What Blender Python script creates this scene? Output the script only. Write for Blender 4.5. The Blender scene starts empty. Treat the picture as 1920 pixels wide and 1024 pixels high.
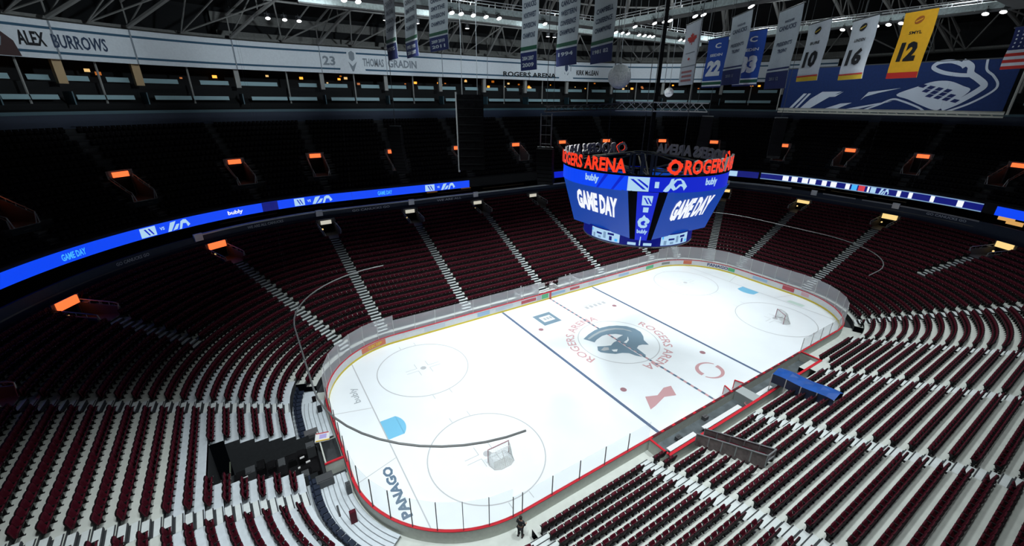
import bpy, bmesh, math, random
import numpy as np
from mathutils import Vector, Matrix
random.seed(7)
rng = np.random.default_rng(7)
scn = bpy.context.scene
C = scn.collection

# ------------------------------------------------------------------ camera
cam_d = bpy.data.cameras.new('camera')
cam_d.sensor_width = 36.0
cam_d.lens = 790.255 / 1920 * 36.0
cam_d.clip_start = 0.1
cam_d.clip_end = 600
cam = bpy.data.objects.new('camera', cam_d)
cam.location = (-32.93, -28.90, 25.55)
cam.rotation_euler = (math.radians(67.73), math.radians(-0.35), math.radians(-32.30))
C.objects.link(cam)
scn.camera = cam

# ------------------------------------------------------------------ world, exposure
w = bpy.data.worlds.new('world'); scn.world = w; w.use_nodes = True
w.node_tree.nodes['Background'].inputs[0].default_value = (0.5, 0.7, 1.0, 1)
w.node_tree.nodes['Background'].inputs[1].default_value = 0.0015
vs = scn.view_settings
vs.view_transform = 'Standard'; vs.look = 'None'; vs.exposure = 0.0; vs.gamma = 1.0
vs.use_curve_mapping = False
scn.cycles.max_bounces = 5
scn.cycles.diffuse_bounces = 2
scn.cycles.glossy_bounces = 2
scn.cycles.transparent_max_bounces = 12
scn.cycles.caustics_reflective = False
scn.cycles.caustics_refractive = False

# ------------------------------------------------------------------ rink flood lamps under the catwalks, then added fill spots
def spot_lamp(x, y, z, tx, ty, power, ang, blend, col=(0.93, 0.985, 1.0), rad=0.35):
    l = bpy.data.lights.new('rink_flood_or_fill', 'SPOT')
    l.energy = power; l.spot_size = math.radians(ang); l.spot_blend = blend
    l.color = col; l.shadow_soft_size = rad
    o = bpy.data.objects.new('rink_flood_or_fill', l); C.objects.link(o)
    o.location = (x, y, z)
    o.rotation_euler = (Vector((tx, ty, 0)) - Vector((x, y, z))).to_track_quat('-Z', 'Y').to_euler()
    return o
LAMP = 20000
for lx, k in ((-30, 1.0), (-15, 1.0), (0, .95), (15, .8), (30, .55)):
    spot_lamp(lx, -16, 33.6, lx * 0.93, -12, LAMP * .84 * (.5 + .5 * k), 88, 1.0, rad=1.3)
    spot_lamp(lx * 1.1, -25.5, 35.0, lx, -18.5, LAMP * .40 * k * k, 76, 1.0, rad=1.3)
spot_lamp(-36, -11, 33.6, -37.5, -9, LAMP * .85, 67, 1.0, rad=1.3)  # added fill spot brightening the near-end seat rows
for lx in (-20.5, -6, 8, 23):
    spot_lamp(lx, 10 if lx > -20 else 8.5, 33.6, lx * 0.97, 9.5, LAMP * 1.5, 76, 1.0, rad=1.3)
def banner_fill(x, y, z, tx, ty, tz, power, ang, blend=1.0, col=(0.80, 0.92, 1.0)):
    o = spot_lamp(x, y, z, 0, 0, power, ang, blend, col, .5); o.name = 'added_banner_fill'
    o.rotation_euler = (Vector((tx, ty, tz)) - Vector((x, y, z))).to_track_quat('-Z', 'Y').to_euler()
# added fill spots that brighten the banner ring and suites
for x, y, tx, ty in ((-26, 10, -58, 24), (-26, 14, -48, 42), (-20, 18, -28, 49), (-8, 18, -10, 49), (6, 18, 8, 49), (20, 18, 26, 49), (30, 12, 48, 40)):
    banner_fill(x, y, 33.0, tx, ty, 32.2, 10500, 46)
# more added fills, brightening the hanging banners and curtain from the camera side
banner_fill(-22, -8, 34.5, -12, 9, 31.5, 4600, 60)
banner_fill(-12, -14, 34.5, 4, -2, 30.5, 4200, 60)
banner_fill(-6, -20, 33.0, 7, -14, 29.5, 3400, 60)
banner_fill(20, -8, 33.0, 46, -2, 27.5, 2700, 60)

# ------------------------------------------------------------------ materials
def srgb(h):
    r, g, b = [int(h[i:i + 2], 16) / 255 for i in (0, 2, 4)]
    f = lambda c: c / 12.92 if c <= 0.04045 else ((c + 0.055) / 1.055) ** 2.4
    return (f(r), f(g), f(b))
MATS = {}
def mat(name, col, rough=0.6, metal=0.0, noise=0.0, scale=4.0, emit=None, es=1.0, alpha=1.0, bump=0.0, spec=0.5):
    if name in MATS: return MATS[name]
    if isinstance(col, str): col = srgb(col)
    m = bpy.data.materials.new(name); m.use_nodes = True
    nt = m.node_tree; b = nt.nodes['Principled BSDF']
    b.inputs['Base Color'].default_value = (*col, 1)
    b.inputs['Roughness'].default_value = rough
    b.inputs['Metallic'].default_value = metal
    b.inputs['Specular IOR Level'].default_value = spec
    if alpha < 1: b.inputs['Alpha'].default_value = alpha
    if emit is not None:
        if isinstance(emit, str): emit = srgb(emit)
        b.inputs['Emission Color'].default_value = (*emit, 1)
        b.inputs['Emission Strength'].default_value = es
    if noise > 0 or bump > 0:
        tc = nt.nodes.new('ShaderNodeTexCoord'); n = nt.nodes.new('ShaderNodeTexNoise')
        n.inputs['Scale'].default_value = scale; n.inputs['Detail'].default_value = 4
        nt.links.new(tc.outputs['Object'], n.inputs['Vector'])
        if noise > 0:
            mr = nt.nodes.new('ShaderNodeMapRange')
            mr.inputs['From Min'].default_value = 0.3; mr.inputs['From Max'].default_value = 0.7
            mr.inputs['To Min'].default_value = 1 - noise; mr.inputs['To Max'].default_value = 1 + noise
            nt.links.new(n.outputs['Fac'], mr.inputs['Value'])
            vm = nt.nodes.new('ShaderNodeVectorMath'); vm.operation = 'SCALE'
            vm.inputs[0].default_value = col
            nt.links.new(mr.outputs['Result'], vm.inputs['Scale'])
            nt.links.new(vm.outputs['Vector'], b.inputs['Base Color'])
        if bump > 0:
            bp = nt.nodes.new('ShaderNodeBump'); bp.inputs['Strength'].default_value = bump
            nt.links.new(n.outputs['Fac'], bp.inputs['Height']); nt.links.new(bp.outputs['Normal'], b.inputs['Normal'])
    MATS[name] = m
    return m
def emis(name, hexc, es=1.0):
    return mat(name, (0.01, 0.01, 0.012), rough=0.4, emit=hexc, es=es)
ICE = mat('ice', (0.86, 0.92, 0.95), rough=0.16, noise=0.018, scale=0.35, spec=0.35)
PAINT_GREY = mat('ice_line_grey', (0.42, 0.47, 0.50), rough=0.3)
PAINT_LIGHT = mat('ice_line_light', (0.50, 0.52, 0.54), rough=0.3)
PAINT_BLUE = mat('ice_line_blue', (0.11, 0.16, 0.26), rough=0.3)
PAINT_RED = mat('ice_line_red', (0.38, 0.20, 0.23), rough=0.3)
PAINT_PINK = mat('ice_paint_pink', (0.62, 0.36, 0.38), rough=0.3)
PAINT_CREASE = mat('ice_crease_blue', (0.20, 0.56, 0.80), rough=0.3)
PAINT_WHALE = mat('ice_emblem_blue', (0.20, 0.30, 0.38), rough=0.3)
PAINT_NAVY = mat('ice_letter_navy', (0.12, 0.19, 0.27), rough=0.3)
PAINT_WHITE = mat('ice_paint_white', (0.85, 0.90, 0.93), rough=0.3)
BOARD = mat('board_white', (0.74, 0.76, 0.76), rough=0.35, noise=0.03)
BOARD_OUT = mat('board_outside', (0.52, 0.55, 0.50), rough=0.6, noise=0.06)
YELLOW = mat('kick_yellow', (0.75, 0.58, 0.03), rough=0.4)
RED = mat('cap_red', (0.62, 0.015, 0.03), rough=0.4)
STEEL = mat('steel_grey', (0.30, 0.32, 0.33), rough=0.45, metal=0.4)
STEEL_PALE = mat('steel_pale', (0.58, 0.58, 0.58), rough=0.5)
STEEL_DARK = mat('steel_dark', (0.06, 0.065, 0.07), rough=0.5)
TRUSS = mat('truss_paint', (0.27, 0.265, 0.25), rough=0.7)
BLACK = mat('black_fabric', (0.008, 0.008, 0.009), rough=0.9, noise=0.2, spec=0.05)
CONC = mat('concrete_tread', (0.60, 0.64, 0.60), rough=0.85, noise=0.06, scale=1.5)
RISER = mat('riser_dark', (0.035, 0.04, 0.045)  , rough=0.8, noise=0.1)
STEP = mat('step_nosing', (0.66, 0.72, 0.72), rough=0.8, noise=0.05)
DECK = mat('deck_metal', (0.62, 0.69, 0.74), rough=0.6, noise=0.06, scale=3)
DECKGAP = mat('deck_gap', (0.30, 0.34, 0.37), rough=0.7)
UPCONC_SHADED = mat('upper_concrete_shaded', (0.018, 0.019, 0.021), rough=0.9, noise=0.1)  # same concrete as the lower bowl, with the upper tier's shade in its colour
NAVYWALL = mat('navy_fascia', (0.008, 0.020, 0.050), rough=0.6, noise=0.1)
DARKWALL = mat('dark_wall', (0.007, 0.008, 0.009), rough=0.9, noise=0.1)
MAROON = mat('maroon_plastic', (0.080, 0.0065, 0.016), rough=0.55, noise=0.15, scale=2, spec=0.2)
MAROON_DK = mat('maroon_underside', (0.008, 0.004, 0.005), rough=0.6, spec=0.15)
CHAIR_FRAME = mat('chair_frame', (0.010, 0.010, 0.011), rough=0.6, spec=0.2)
PLATE = mat('seat_plate', (0.34, 0.27, 0.27), rough=0.5)
NAVYSEAT = mat('navy_seat_fabric', (0.006, 0.014, 0.035), rough=0.6, noise=0.15)
SHADED_SEAT = mat('upper_seat_shaded', (0.005, 0.004, 0.005), rough=0.7, spec=0.1)  # near black: the upper tier's lack of light is put into the colour
CYAN_LEDGE = mat('ledge_pale_cyan', (0.32, 0.50, 0.54), rough=0.5)
TEAL = mat('ledge_teal', (0.05, 0.12, 0.15), rough=0.5)
TAN = mat('column_tan', (0.55, 0.38, 0.20), rough=0.7)
GREYCOL = mat('column_grey', (0.34, 0.34, 0.32), rough=0.7)
CLOTH_WHITE = mat('banner_cloth_white', (0.74, 0.79, 0.83), rough=0.8, noise=0.04)
CLOTH_GREY = mat('banner_cloth_grey', (0.58, 0.64, 0.67), rough=0.8, noise=0.05)
CLOTH_NAVY = mat('banner_cloth_navy', (0.008, 0.02, 0.12), rough=0.8, noise=0.1)
CLOTH_BLUE = mat('banner_cloth_blue', (0.01, 0.07, 0.38), rough=0.8, noise=0.05)
CLOTH_GREEN = mat('banner_cloth_green', (0.01, 0.10, 0.05), rough=0.8)
CLOTH_GOLD = mat('banner_cloth_gold', (0.95, 0.48, 0.02), rough=0.8, noise=0.04)
CLOTH_YEL = mat('banner_cloth_yellow', (0.75, 0.50, 0.03), rough=0.8)
CLOTH_RED = mat('banner_cloth_red', (0.62, 0.03, 0.02), rough=0.8)
CLOTH_INK = mat('banner_ink', (0.008, 0.009, 0.012), rough=0.8)
CLOTH_INKNAVY = mat('banner_ink_navy', (0.03, 0.055, 0.11), rough=0.8)
CLOTH_SOFT = mat('banner_print_grey', (0.25, 0.29, 0.33), rough=0.8)
TARP_BLUE = mat('tarp_blue', (0.008, 0.08, 0.36), rough=0.5, noise=0.2, scale=1.2, bump=0.2)
TARP_DARK = mat('tarp_navy', (0.01, 0.02, 0.06), rough=0.6)
BENCHFLOOR = mat('bench_floor', (0.09, 0.11, 0.12), rough=0.7, noise=0.3, scale=1.2)
WHITE = mat('white_paint', (0.80, 0.82, 0.82), rough=0.5)
SKIN = mat('skin', (0.45, 0.26, 0.18), rough=0.6)
HAIR = mat('hair_dark', (0.02, 0.014, 0.01), rough=0.8)
CLOTHES = mat('black_clothes', (0.012, 0.013, 0.018), rough=0.8)
LED_BLUE = emis('led_blue', '0A46F5', 1.0)
LED_DEEP = emis('led_deep_blue', '0A22C8', 1.0)
LED_SCREEN = emis('led_screen_blue', '0A3EA0', 1.0)
LED_NAVY = emis('led_navy', '0A1478', 0.9)
LED_WHITE = emis('led_white', 'F4F8FF', 1.0)
LED_PALE = emis('led_pale', 'B4DCFA', 0.9)
LED_GREYBLUE = emis('led_grey_blue', '8FB4DC', 0.7)
LED_CYAN = emis('led_cyan', '46B4FF', 1.0)
LED_RED = emis('sign_red', 'FF3A1E', 1.1)
SIGN_ORANGE = emis('sign_orange', 'FF6A35', 1.6)
SIGN_WARM = emis('sign_warm', 'FFD98C', 1.0)
SIGN_WHITE = emis('sign_white', 'D8D4C4', 0.8)
LAMP_LENS = emis('lamp_lens', 'FFFFFF', 6.0)
WARM_GLOW = emis('warm_glow', 'FF9A2A', 2.0)
WARM_DIM = emis('warm_dim', '6A4410', 0.6)
DARKGREY = mat('grey_metal_dark', (0.09, 0.09, 0.095), rough=0.6)

def glass_mat(name, tint, t, rough=0.1, dif=0.5):
    m = bpy.data.materials.new(name); m.use_nodes = True
    nt = m.node_tree; nt.nodes.clear()
    out = nt.nodes.new('ShaderNodeOutputMaterial')
    tr = nt.nodes.new('ShaderNodeBsdfTransparent'); tr.inputs[0].default_value = (*tint, 1)
    df = nt.nodes.new('ShaderNodeBsdfDiffuse'); df.inputs[0].default_value = (dif, dif, dif * 1.04, 1)
    gl = nt.nodes.new('ShaderNodeBsdfGlossy'); gl.inputs['Roughness'].default_value = rough
    gl.inputs[0].default_value = (0.9, 0.95, 1, 1)
    m1 = nt.nodes.new('ShaderNodeMixShader'); m1.inputs[0].default_value = 0.12
    m2 = nt.nodes.new('ShaderNodeMixShader'); m2.inputs[0].default_value = 1 - t
    nt.links.new(df.outputs[0], m1.inputs[1]); nt.links.new(gl.outputs[0], m1.inputs[2])
    nt.links.new(tr.outputs[0], m2.inputs[1]); nt.links.new(m1.outputs[0], m2.inputs[2])
    nt.links.new(m2.outputs[0], out.inputs[0])
    return m
GLASS_CLEAR = glass_mat('rink_glass_clear', (0.98, 0.99, 0.99), 0.86, dif=.9)
GLASS_SHEEN = glass_mat('rink_glass_ice_sheen', (0.97, 0.985, 0.98), 0.66, dif=.9)  # hazier copy: grey sheen of the reflected ice is put in as diffuse

# ------------------------------------------------------------------ object helpers
def tag(o, label=None, cat=None, group=None, kind=None):
    if label: o['label'] = label
    if cat: o['category'] = cat
    if group: o['group'] = group
    if kind: o['kind'] = kind
    return o
def empty(name, loc=(0, 0, 0), rz=0.0, **k):
    o = bpy.data.objects.new(name, None); C.objects.link(o)
    o.location = loc; o.rotation_euler = (0, 0, rz); o.empty_display_size = 0.2
    tag(o, **k); return o

_TXT = {}
def text_geo(s, bold=0.02, extrude=0.0):
    key = (s, bold, extrude)
    if key in _TXT: return _TXT[key]
    cu = bpy.data.curves.new('lettering', 'FONT'); cu.body = s; cu.size = 1.0
    cu.offset = bold; cu.extrude = extrude; cu.resolution_u = 2
    o = bpy.data.objects.new('lettering', cu)
    me = bpy.data.meshes.new_from_object(o)
    V = np.array([v.co[:] for v in me.vertices]) if len(me.vertices) else np.zeros((1, 3))
    F = [tuple(p.vertices) for p in me.polygons]; N = [p.normal[2] for p in me.polygons]
    mn, mx = V.min(0), V.max(0)
    V = V - np.array([mn[0], mn[1], 0]); size = (mx - mn)
    bpy.data.meshes.remove(me); bpy.data.objects.remove(o); bpy.data.curves.remove(cu)
    _TXT[key] = (V, F, N, size[0], size[1]); return _TXT[key]

class MB:
    def __init__(s): s.v = []; s.f = []; s.m = []
    def quad(s, a, b, c, d, m=0):
        n = len(s.v); s.v += [tuple(a), tuple(b), tuple(c), tuple(d)]; s.f.append((n, n + 1, n + 2, n + 3)); s.m.append(m)
    def poly(s, P, m=0):
        n = len(s.v); s.v += [tuple(p) for p in P]; s.f.append(tuple(range(n, n + len(P)))); s.m.append(m)
    def obox(s, c, ax, ay, az, m=0, sides=None):
        c, ax, ay, az = Vector(c), Vector(ax), Vector(ay), Vector(az)
        n = len(s.v)
        for k in (-1, 1):
            for j in (-1, 1):
                for i in (-1, 1): s.v.append(tuple(c + ax * i + ay * j + az * k))
        for q in ((0, 2, 3, 1), (4, 5, 7, 6), (0, 1, 5, 4), (2, 6, 7, 3), (0, 4, 6, 2), (1, 3, 7, 5)):
            s.f.append(tuple(n + a for a in q)); s.m.append(m)
    def box(s, x0, x1, y0, y1, z0, z1, m=0):
        s.obox(((x0 + x1) / 2, (y0 + y1) / 2, (z0 + z1) / 2), ((x1 - x0) / 2, 0, 0), (0, (y1 - y0) / 2, 0), (0, 0, (z1 - z0) / 2), m)
    def tube(s, p, q, r, n=6, m=0, r2=None):
        p, q = Vector(p), Vector(q); d = (q - p)
        if d.length < 1e-6: return
        d.normalize(); a = d.orthogonal().normalized(); b = d.cross(a); k = len(s.v)
        r2 = r if r2 is None else r2
        for i in range(n):
            t = 2 * math.pi * i / n; u = a * math.cos(t) + b * math.sin(t)
            s.v.append(tuple(p + u * r)); s.v.append(tuple(q + u * r2))
        for i in range(n):
            j = (i + 1) % n
            s.f.append((k + 2 * i, k + 2 * j, k + 2 * j + 1, k + 2 * i + 1)); s.m.append(m)
        s.f.append(tuple(k + 2 * i for i in range(n))[::-1]); s.m.append(m)
        s.f.append(tuple(k + 2 * i + 1 for i in range(n))); s.m.append(m)
    def path(s, P, r, n=6, m=0):
        for a, b in zip(P[:-1], P[1:]): s.tube(a, b, r, n, m)
    def lathe(s, c, prof, n=24, m=0):
        k = len(s.v)
        for r, z in prof:
            for i in range(n):
                t = 2 * math.pi * i / n; s.v.append((c[0] + r * math.cos(t), c[1] + r * math.sin(t), c[2] + z))
        for a in range(len(prof) - 1):
            for i in range(n):
                j = (i + 1) % n
                s.f.append((k + a * n + i, k + a * n + j, k + (a + 1) * n + j, k + (a + 1) * n + i)); s.m.append(m)
    def text(s, t, fn, h, w=None, m=0, bold=0.02, extrude=0.0, mback=None, italic=0.0):
        V, F, N, tw, th = text_geo(t, bold, extrude)
        k = len(s.v); sy = h / th; sx = sy if w is None else w / tw
        for v in V:
            y = v[1] * sy; s.v.append(tuple(fn(v[0] * sx + italic * y, y, v[2])))
        for f, nz in zip(F, N):
            s.f.append(tuple(k + i for i in f)); s.m.append(m if (mback is None or nz > 0.5) else mback)
        return tw * sx
    def build(s, name, mats, parent=None, smooth=False, **k):
        me = bpy.data.meshes.new(name); me.from_pydata(s.v, [], s.f)
        if not isinstance(mats, (list, tuple)): mats = [mats]
        for mm in mats: me.materials.append(mm)
        if len(mats) > 1: me.polygons.foreach_set('material_index', s.m)
        if smooth: me.polygons.foreach_set('use_smooth', [True] * len(me.polygons))
        me.update()
        o = bpy.data.objects.new(name, me); C.objects.link(o)
        if parent is not None: o.parent = parent
        tag(o, **k); return o

# ------------------------------------------------------------------ geometry of the bowl: everything runs parallel to the boards
SX, SY, RR = 21.95, 4.425, 8.53
def lens(d):
    c = math.pi / 2 * (RR + d); return [2 * SX, c, 2 * SY, c, 2 * SX, c, 2 * SY, c]
CC = [(-SX, -SY), (SX, -SY), (SX, -SY), (SX, SY), (SX, SY), (-SX, SY), (-SX, SY), (-SX, -SY)]
def pt(t, d):
    t %= 8; i = int(t); f = t - i
    if i % 2 == 0:
        n = [(0, -1), (1, 0), (0, 1), (-1, 0)][i // 2]; dr = [(1, 0), (0, 1), (-1, 0), (0, -1)][i // 2]
        L = 2 * SX if i % 4 == 0 else 2 * SY
        return (CC[i][0] + dr[0] * L * f + n[0] * (RR + d), CC[i][1] + dr[1] * L * f + n[1] * (RR + d), n[0], n[1])
    a = math.radians([-90, 0, 90, 180][i // 2] + 90 * f); nx, ny = math.cos(a), math.sin(a)
    return (CC[i][0] + nx * (RR + d), CC[i][1] + ny * (RR + d), nx, ny)
def P3(t, d, z):
    p = pt(t, d); return (p[0], p[1], z)
def t2arc(t, d):
    L = lens(d); i = int(t); return sum(L[:i]) + (L[i] * (t - i) if i < 8 else 0)
def arc2t(a, d):
    L = lens(d); a %= sum(L)
    for i in range(8):
        if a <= L[i]: return i + a / L[i]
        a -= L[i]
    return 7.99999
def xt(x, side):            # t of a position x on the long sides (side -1 camera side, +1 far side)
    return (x + SX) / (2 * SX) if side < 0 else 4 + (SX - x) / (2 * SX)
def tlist(t0, t1, extra=(), corner=20, straight=6):
    T = {round(t0, 6), round(t1, 6)}
    for i in range(9):
        for k in range(corner if i % 2 else straight):
            T.add(round(i + k / (corner if i % 2 else straight), 6))
    T |= {round(e, 6) for e in extra}
    return sorted(t for t in T if t0 - 1e-9 <= t <= t1 + 1e-9)
def slope(ny): return 0.415 + 0.025 * ny
D0, PITCH = 1.2, 0.86
def dk(k): return D0 + PITCH * k
def zrow(k, ny): return 0.1 + slope(ny) * (dk(k) + PITCH / 2)
def zt(k, t): return zrow(k, pt(t, 1)[3])
NROW = 24
def loft(mb, prof, t0, t1, m=0, ms=None, extra=(), cz=None):
    T = tlist(t0, t1, extra, corner=80 if prof[0][0] > 20 else 24)
    for a, b in zip(T[:-1], T[1:]):
        for i in range(len(prof) - 1):
            (d0, z0), (d1, z1) = prof[i], prof[i + 1]
            mb.quad(P3(a, d0, z0), P3(b, d0, z0), P3(b, d1, z1), P3(a, d1, z1), ms[i] if ms else m)

# aisles of the lower bowl, as t
AISLES = [xt(-22.3, -1), xt(-12.1, -1), xt(-0.9, -1), xt(11.0, -1), xt(21.4, -1),
          1 + 30 / 90, 1 + 59 / 90, 1 + 86.4 / 90, 3 + 3.6 / 90, 3 + 30 / 90, 3 + 59 / 90, 3 + 86 / 90,
          xt(11.2, 1), xt(-0.2, 1), xt(-12.0, 1), 5 + 4.5 / 90, 5 + 31 / 90, 5 + 61.5 / 90, 5 + 86.4 / 90,
          7 + 3.6 / 90, 7 + 30 / 90, 7 + 60 / 90]
AISLES.sort()
PARTIAL = (5 + 61.5 / 90, 1 + 59 / 90)      # these two corner aisles only serve the upper rows
def open_aisle(t, k): return not (t in PARTIAL and dk(k) < 9.8)
AW = 0.62           # half width of an aisle
ZD0, ZD1 = 6 + (SY - 1.3) / (2 * SY), 6 + (SY + 2.8) / (2 * SY)      # ice-resurfacer tunnel through the near end
BENCH = (xt(-10.0, -1), xt(13.4, -1))
def in_zam(t): return ZD0 < t < ZD1
def row_start(t):
    ny = pt(t, 1)[3]; tt = t % 8
    if BENCH[0] - .003 < tt < BENCH[1] + .003: return 2
    if tt < .999: return 0
    if tt < 1.25 or tt > 7.75: return 1
    if 5.75 < tt < 7.5: return 2
    return 0

# ------------------------------------------------------------------ FLOOR: ice sheet with its painted markings
FT = 0.3048
mb = MB()
T = tlist(0, 8, corner=24)
mb.poly([P3(t, 0, 0) for t in T[:-1]], 0)
ice = mb.build('floor', ICE, kind='structure', label='white ice sheet of the rink inside the boards')
def on(x, y, z=0.006): return (x, y, z)
def paint(name, fn, m):
    mb = MB(); fn(mb); return mb.build(name, m, ice)
def strip(mb, x0, x1, y0, y1, z=0.006, m=0): mb.quad((x0, y0, z), (x1, y0, z), (x1, y1, z), (x0, y1, z), m)
def ring(mb, cx, cy, r, w, a0=0, a1=360, n=72, z=0.007, m=0):
    for i in range(n):
        a = math.radians(a0 + (a1 - a0) * i / n); b = math.radians(a0 + (a1 - a0) * (i + 1) / n)
        mb.quad((cx + (r - w / 2) * math.cos(a), cy + (r - w / 2) * math.sin(a), z), (cx + (r + w / 2) * math.cos(a), cy + (r + w / 2) * math.sin(a), z),
                (cx + (r + w / 2) * math.cos(b), cy + (r + w / 2) * math.sin(b), z), (cx + (r - w / 2) * math.cos(b), cy + (r - w / 2) * math.sin(b), z), m)
def disc(mb, cx, cy, r, n=20, z=0.007, m=0):
    mb.poly([(cx + r * math.cos(2 * math.pi * i / n), cy + r * math.sin(2 * math.pi * i / n), z) for i in range(n)], m)
for x in (-25.5, 25.5): paint('blue_line', lambda mb: strip(mb, x * FT - .16, x * FT + .16, -12.9, 12.9), PAINT_BLUE)
def cl(mb):
    y = -12.85
    while y < 12.8:
        strip(mb, -.13, .13, y, y + .42, m=0); strip(mb, -.13, .13, y + .42, y + .80, m=1); y += .80
mb = MB(); cl(mb); mb.build('center_line', [PAINT_NAVY, PAINT_PINK], ice)
for x in (-89, 89):
    hy = SY + math.sqrt(RR ** 2 - (89 * FT - SX) ** 2) - .03
    paint('goal_line', lambda mb: strip(mb, x * FT - .045, x * FT + .045, -hy, hy), PAINT_PINK if x < -100 else PAINT_LIGHT)
for x in (-69, 69):
    for y in (-22, 22):
        def ff(mb, x=x * FT, y=y * FT):
            ring(mb, x, y, 15 * FT, .09); disc(mb, x, y, .30)
            for sx in (-1, 1):
                for sy in (-1, 1):
                    strip(mb, x + sx * .61, x + sx * 1.8, y + sy * .23 - .025, y + sy * .23 + .025, z=.008)
                    strip(mb, x + sx * .61 - .025, x + sx * .61 + .025, y + sy * .23, y + sy * 1.1, z=.009)
                    strip(mb, x + sx * .85 - .025, x + sx * .85 + .025, y + sy * 15 * FT, y + sy * (15 * FT + .6), z=.008)
        paint('faceoff_circle', ff, PAINT_LIGHT)
for x in (-20, 20):
    for y in (-22, 22): paint('faceoff_dot', lambda mb: disc(mb, x * FT, y * FT, .31), PAINT_RED)
for s in (-1, 1):
    def cr(mb):
        P = [(s * 89 * FT, 1.22), (s * (89 - 4.5) * FT, 1.22)]
        for i in range(13):
            a = math.radians(-42 + 84 * i / 12); P.append((s * (89 * FT - 1.83 * math.cos(a)) if True else 0, -1.83 * math.sin(a) * -1 if False else 1.83 * math.sin(-a)))
        P += [(s * (89 - 4.5) * FT, -1.22), (s * 89 * FT, -1.22)]
        mb.poly([(x, y, .004) for x, y in P])
    paint('goal_crease', cr, PAINT_CREASE)
    def trap(mb):
        for sy in (-1, 1):
            a = Vector((s * 27.19, sy * 3.35)); b = Vector((s * 30.4, sy * 4.27)); n = (b - a).normalized(); n = Vector((-n.y, n.x)) * .03
            mb.quad((*(a - n), .006), (*(b - n), .006), (*(b + n), .006), (*(a + n), .006))
    paint('trapezoid_lines', trap, PAINT_LIGHT)
# centre circle with stylised whale emblem and ring lettering
mb = MB(); ring(mb, 0, 0, 15 * FT, .09, m=0); mb.build('center_circle', PAINT_LIGHT, ice)
body = [(-3.2, 2.35), (-1.97, 2.85), (-0.7, 3.18), (0.4, 3.22), (1.49, 3.03), (2.44, 2.6), (3.31, 1.87), (3.75, 0.89), (3.72, -0.02), (3.21, -0.89), (2.6, -1.5), (2.29, -2.5), (1.71, -2.1), (1.19, -1.99), (0.6, -2.29), (0.35, -3.81), (0.02, -3.91), (0.0, -2.49), (0.01, -1.18), (0.06, -0.19), (0.23, 0.41), (1.4, 0.58), (0.82, 1.22), (-0.06, 1.67), (-0.88, 1.72), (-2.0, 1.43), (-2.6, 1.11)]
head = [(-2.93, 0.31), (-2.17, -0.08), (-1.48, -0.34), (-0.75, -0.03), (-0.15, 0.03), (-0.2, -1.01), (-0.22, -2.29), (-0.22, -3.85), (-0.64, -3.27), (-0.92, -2.55), (-1.5, -2.11), (-2.28, -1.87), (-2.94, -1.3), (-3.43, -0.76), (-3.45, -0.35)]
inner = [(-2.75, 2.15), (-1.6, 2.5), (-0.4, 2.72), (0.7, 2.65), (1.7, 2.3), (2.5, 1.7), (2.9, 0.9), (2.85, 0.5), (2.4, 1.4), (1.6, 2.0), (0.6, 2.3), (-0.5, 2.4), (-1.6, 2.2), (-2.7, 1.9)]
mb = MB()
mb.poly([(x, y, .010) for x, y in body], 0); mb.poly([(x, y, .010) for x, y in head], 0)
mb.poly([(x, y, .013) for x, y in inner], 1)
mb.poly([(x, y, .013) for x, y in [(1.65, 0.07), (1.01, -0.43), (0.24, -0.64), (0.39, -0.91), (1.11, -0.6)]], 2)
mb.poly([(x, y, .013) for x, y in [(-2.07, -1.04), (-1.39, -1.3), (-1.81, -1.61), (-2.13, -1.41)]], 2)
mb.poly([(x, y, .013) for x, y in [(-3.1, -.45), (-2.9, -.75), (-2.3, -.9), (-2.0, -.5), (-2.4, -.2)]], 3)
mb.build('painted_emblem', [PAINT_WHALE, PAINT_GREY, PAINT_WHITE, PAINT_LIGHT], ice)
mb = MB()
def circ_text(mb, s, r, a_mid, h, m=0):
    V, F, N, tw, th = text_geo(s, .01); w = tw * h / th * 1.08; a_mid = math.radians(a_mid)
    def fn(x, y, z):
        a = a_mid + (w / 2 - x) / r; return ((r + y) * math.cos(a), (r + y) * math.sin(a), .008)
    mb.text(s, fn, h, w, m, .01)
circ_text(mb, 'ROGERS ARENA', 5.0, 135, 1.0, 0)
circ_text(mb, 'ROGERS ARENA', 5.0, -45, 1.0, 0)
mb.build('painted_lettering', PAINT_PINK, ice)
# sponsor paintings
mb = MB()
mb.poly([(-5.15, 9.9, .008), (-5.15, 7.2, .008), (-2.52, 7.2, .008), (-2.52, 9.9, .008)][::-1], 0)
mb.poly([(-4.65, 9.25, .011), (-4.65, 7.9, .011), (-2.98, 7.9, .011), (-2.98, 9.25, .011)][::-1], 1)
for i in range(3): strip(mb, -4.3 + i * .45, -3.98 + i * .45, 8.3, 8.85, .014, 2)
mb.build('painted_square', [PAINT_WHALE, PAINT_WHITE, PAINT_GREY], ice)
mb = MB(); mb.poly([(x, y, .008) for x, y in [(-6.11, -10.01), (-5.14, -8.53), (-4.0, -9.0), (-2.6, -8.55), (-1.74, -8.73), (-2.48, -9.93), (-3.64, -9.5), (-5.3, -9.9)][::-1]])
mb.build('painted_bow_tie', PAINT_PINK, ice)
mb = MB()
for a0, a1 in ((20, 185), (200, 365)):
    n = 24
    for i in range(n):
        f0, f1 = i / n, (i + 1) / n; A, B = math.radians(a0 + (a1 - a0) * f0), math.radians(a0 + (a1 - a0) * f1)
        w0, w1 = .12 + .34 * f0, .12 + .34 * f1
        q = lambda r, a: (3.8 + r * math.cos(a) * 1.12, -9.15 + r * math.sin(a) * 1.0, .008)
        mb.quad(q(1.25 - w0 + .1, A), q(1.25 + .1, A), q(1.25 + .1, B), q(1.25 - w1 + .1, B))
mb.build('painted_loop', PAINT_PINK, ice)
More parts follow.
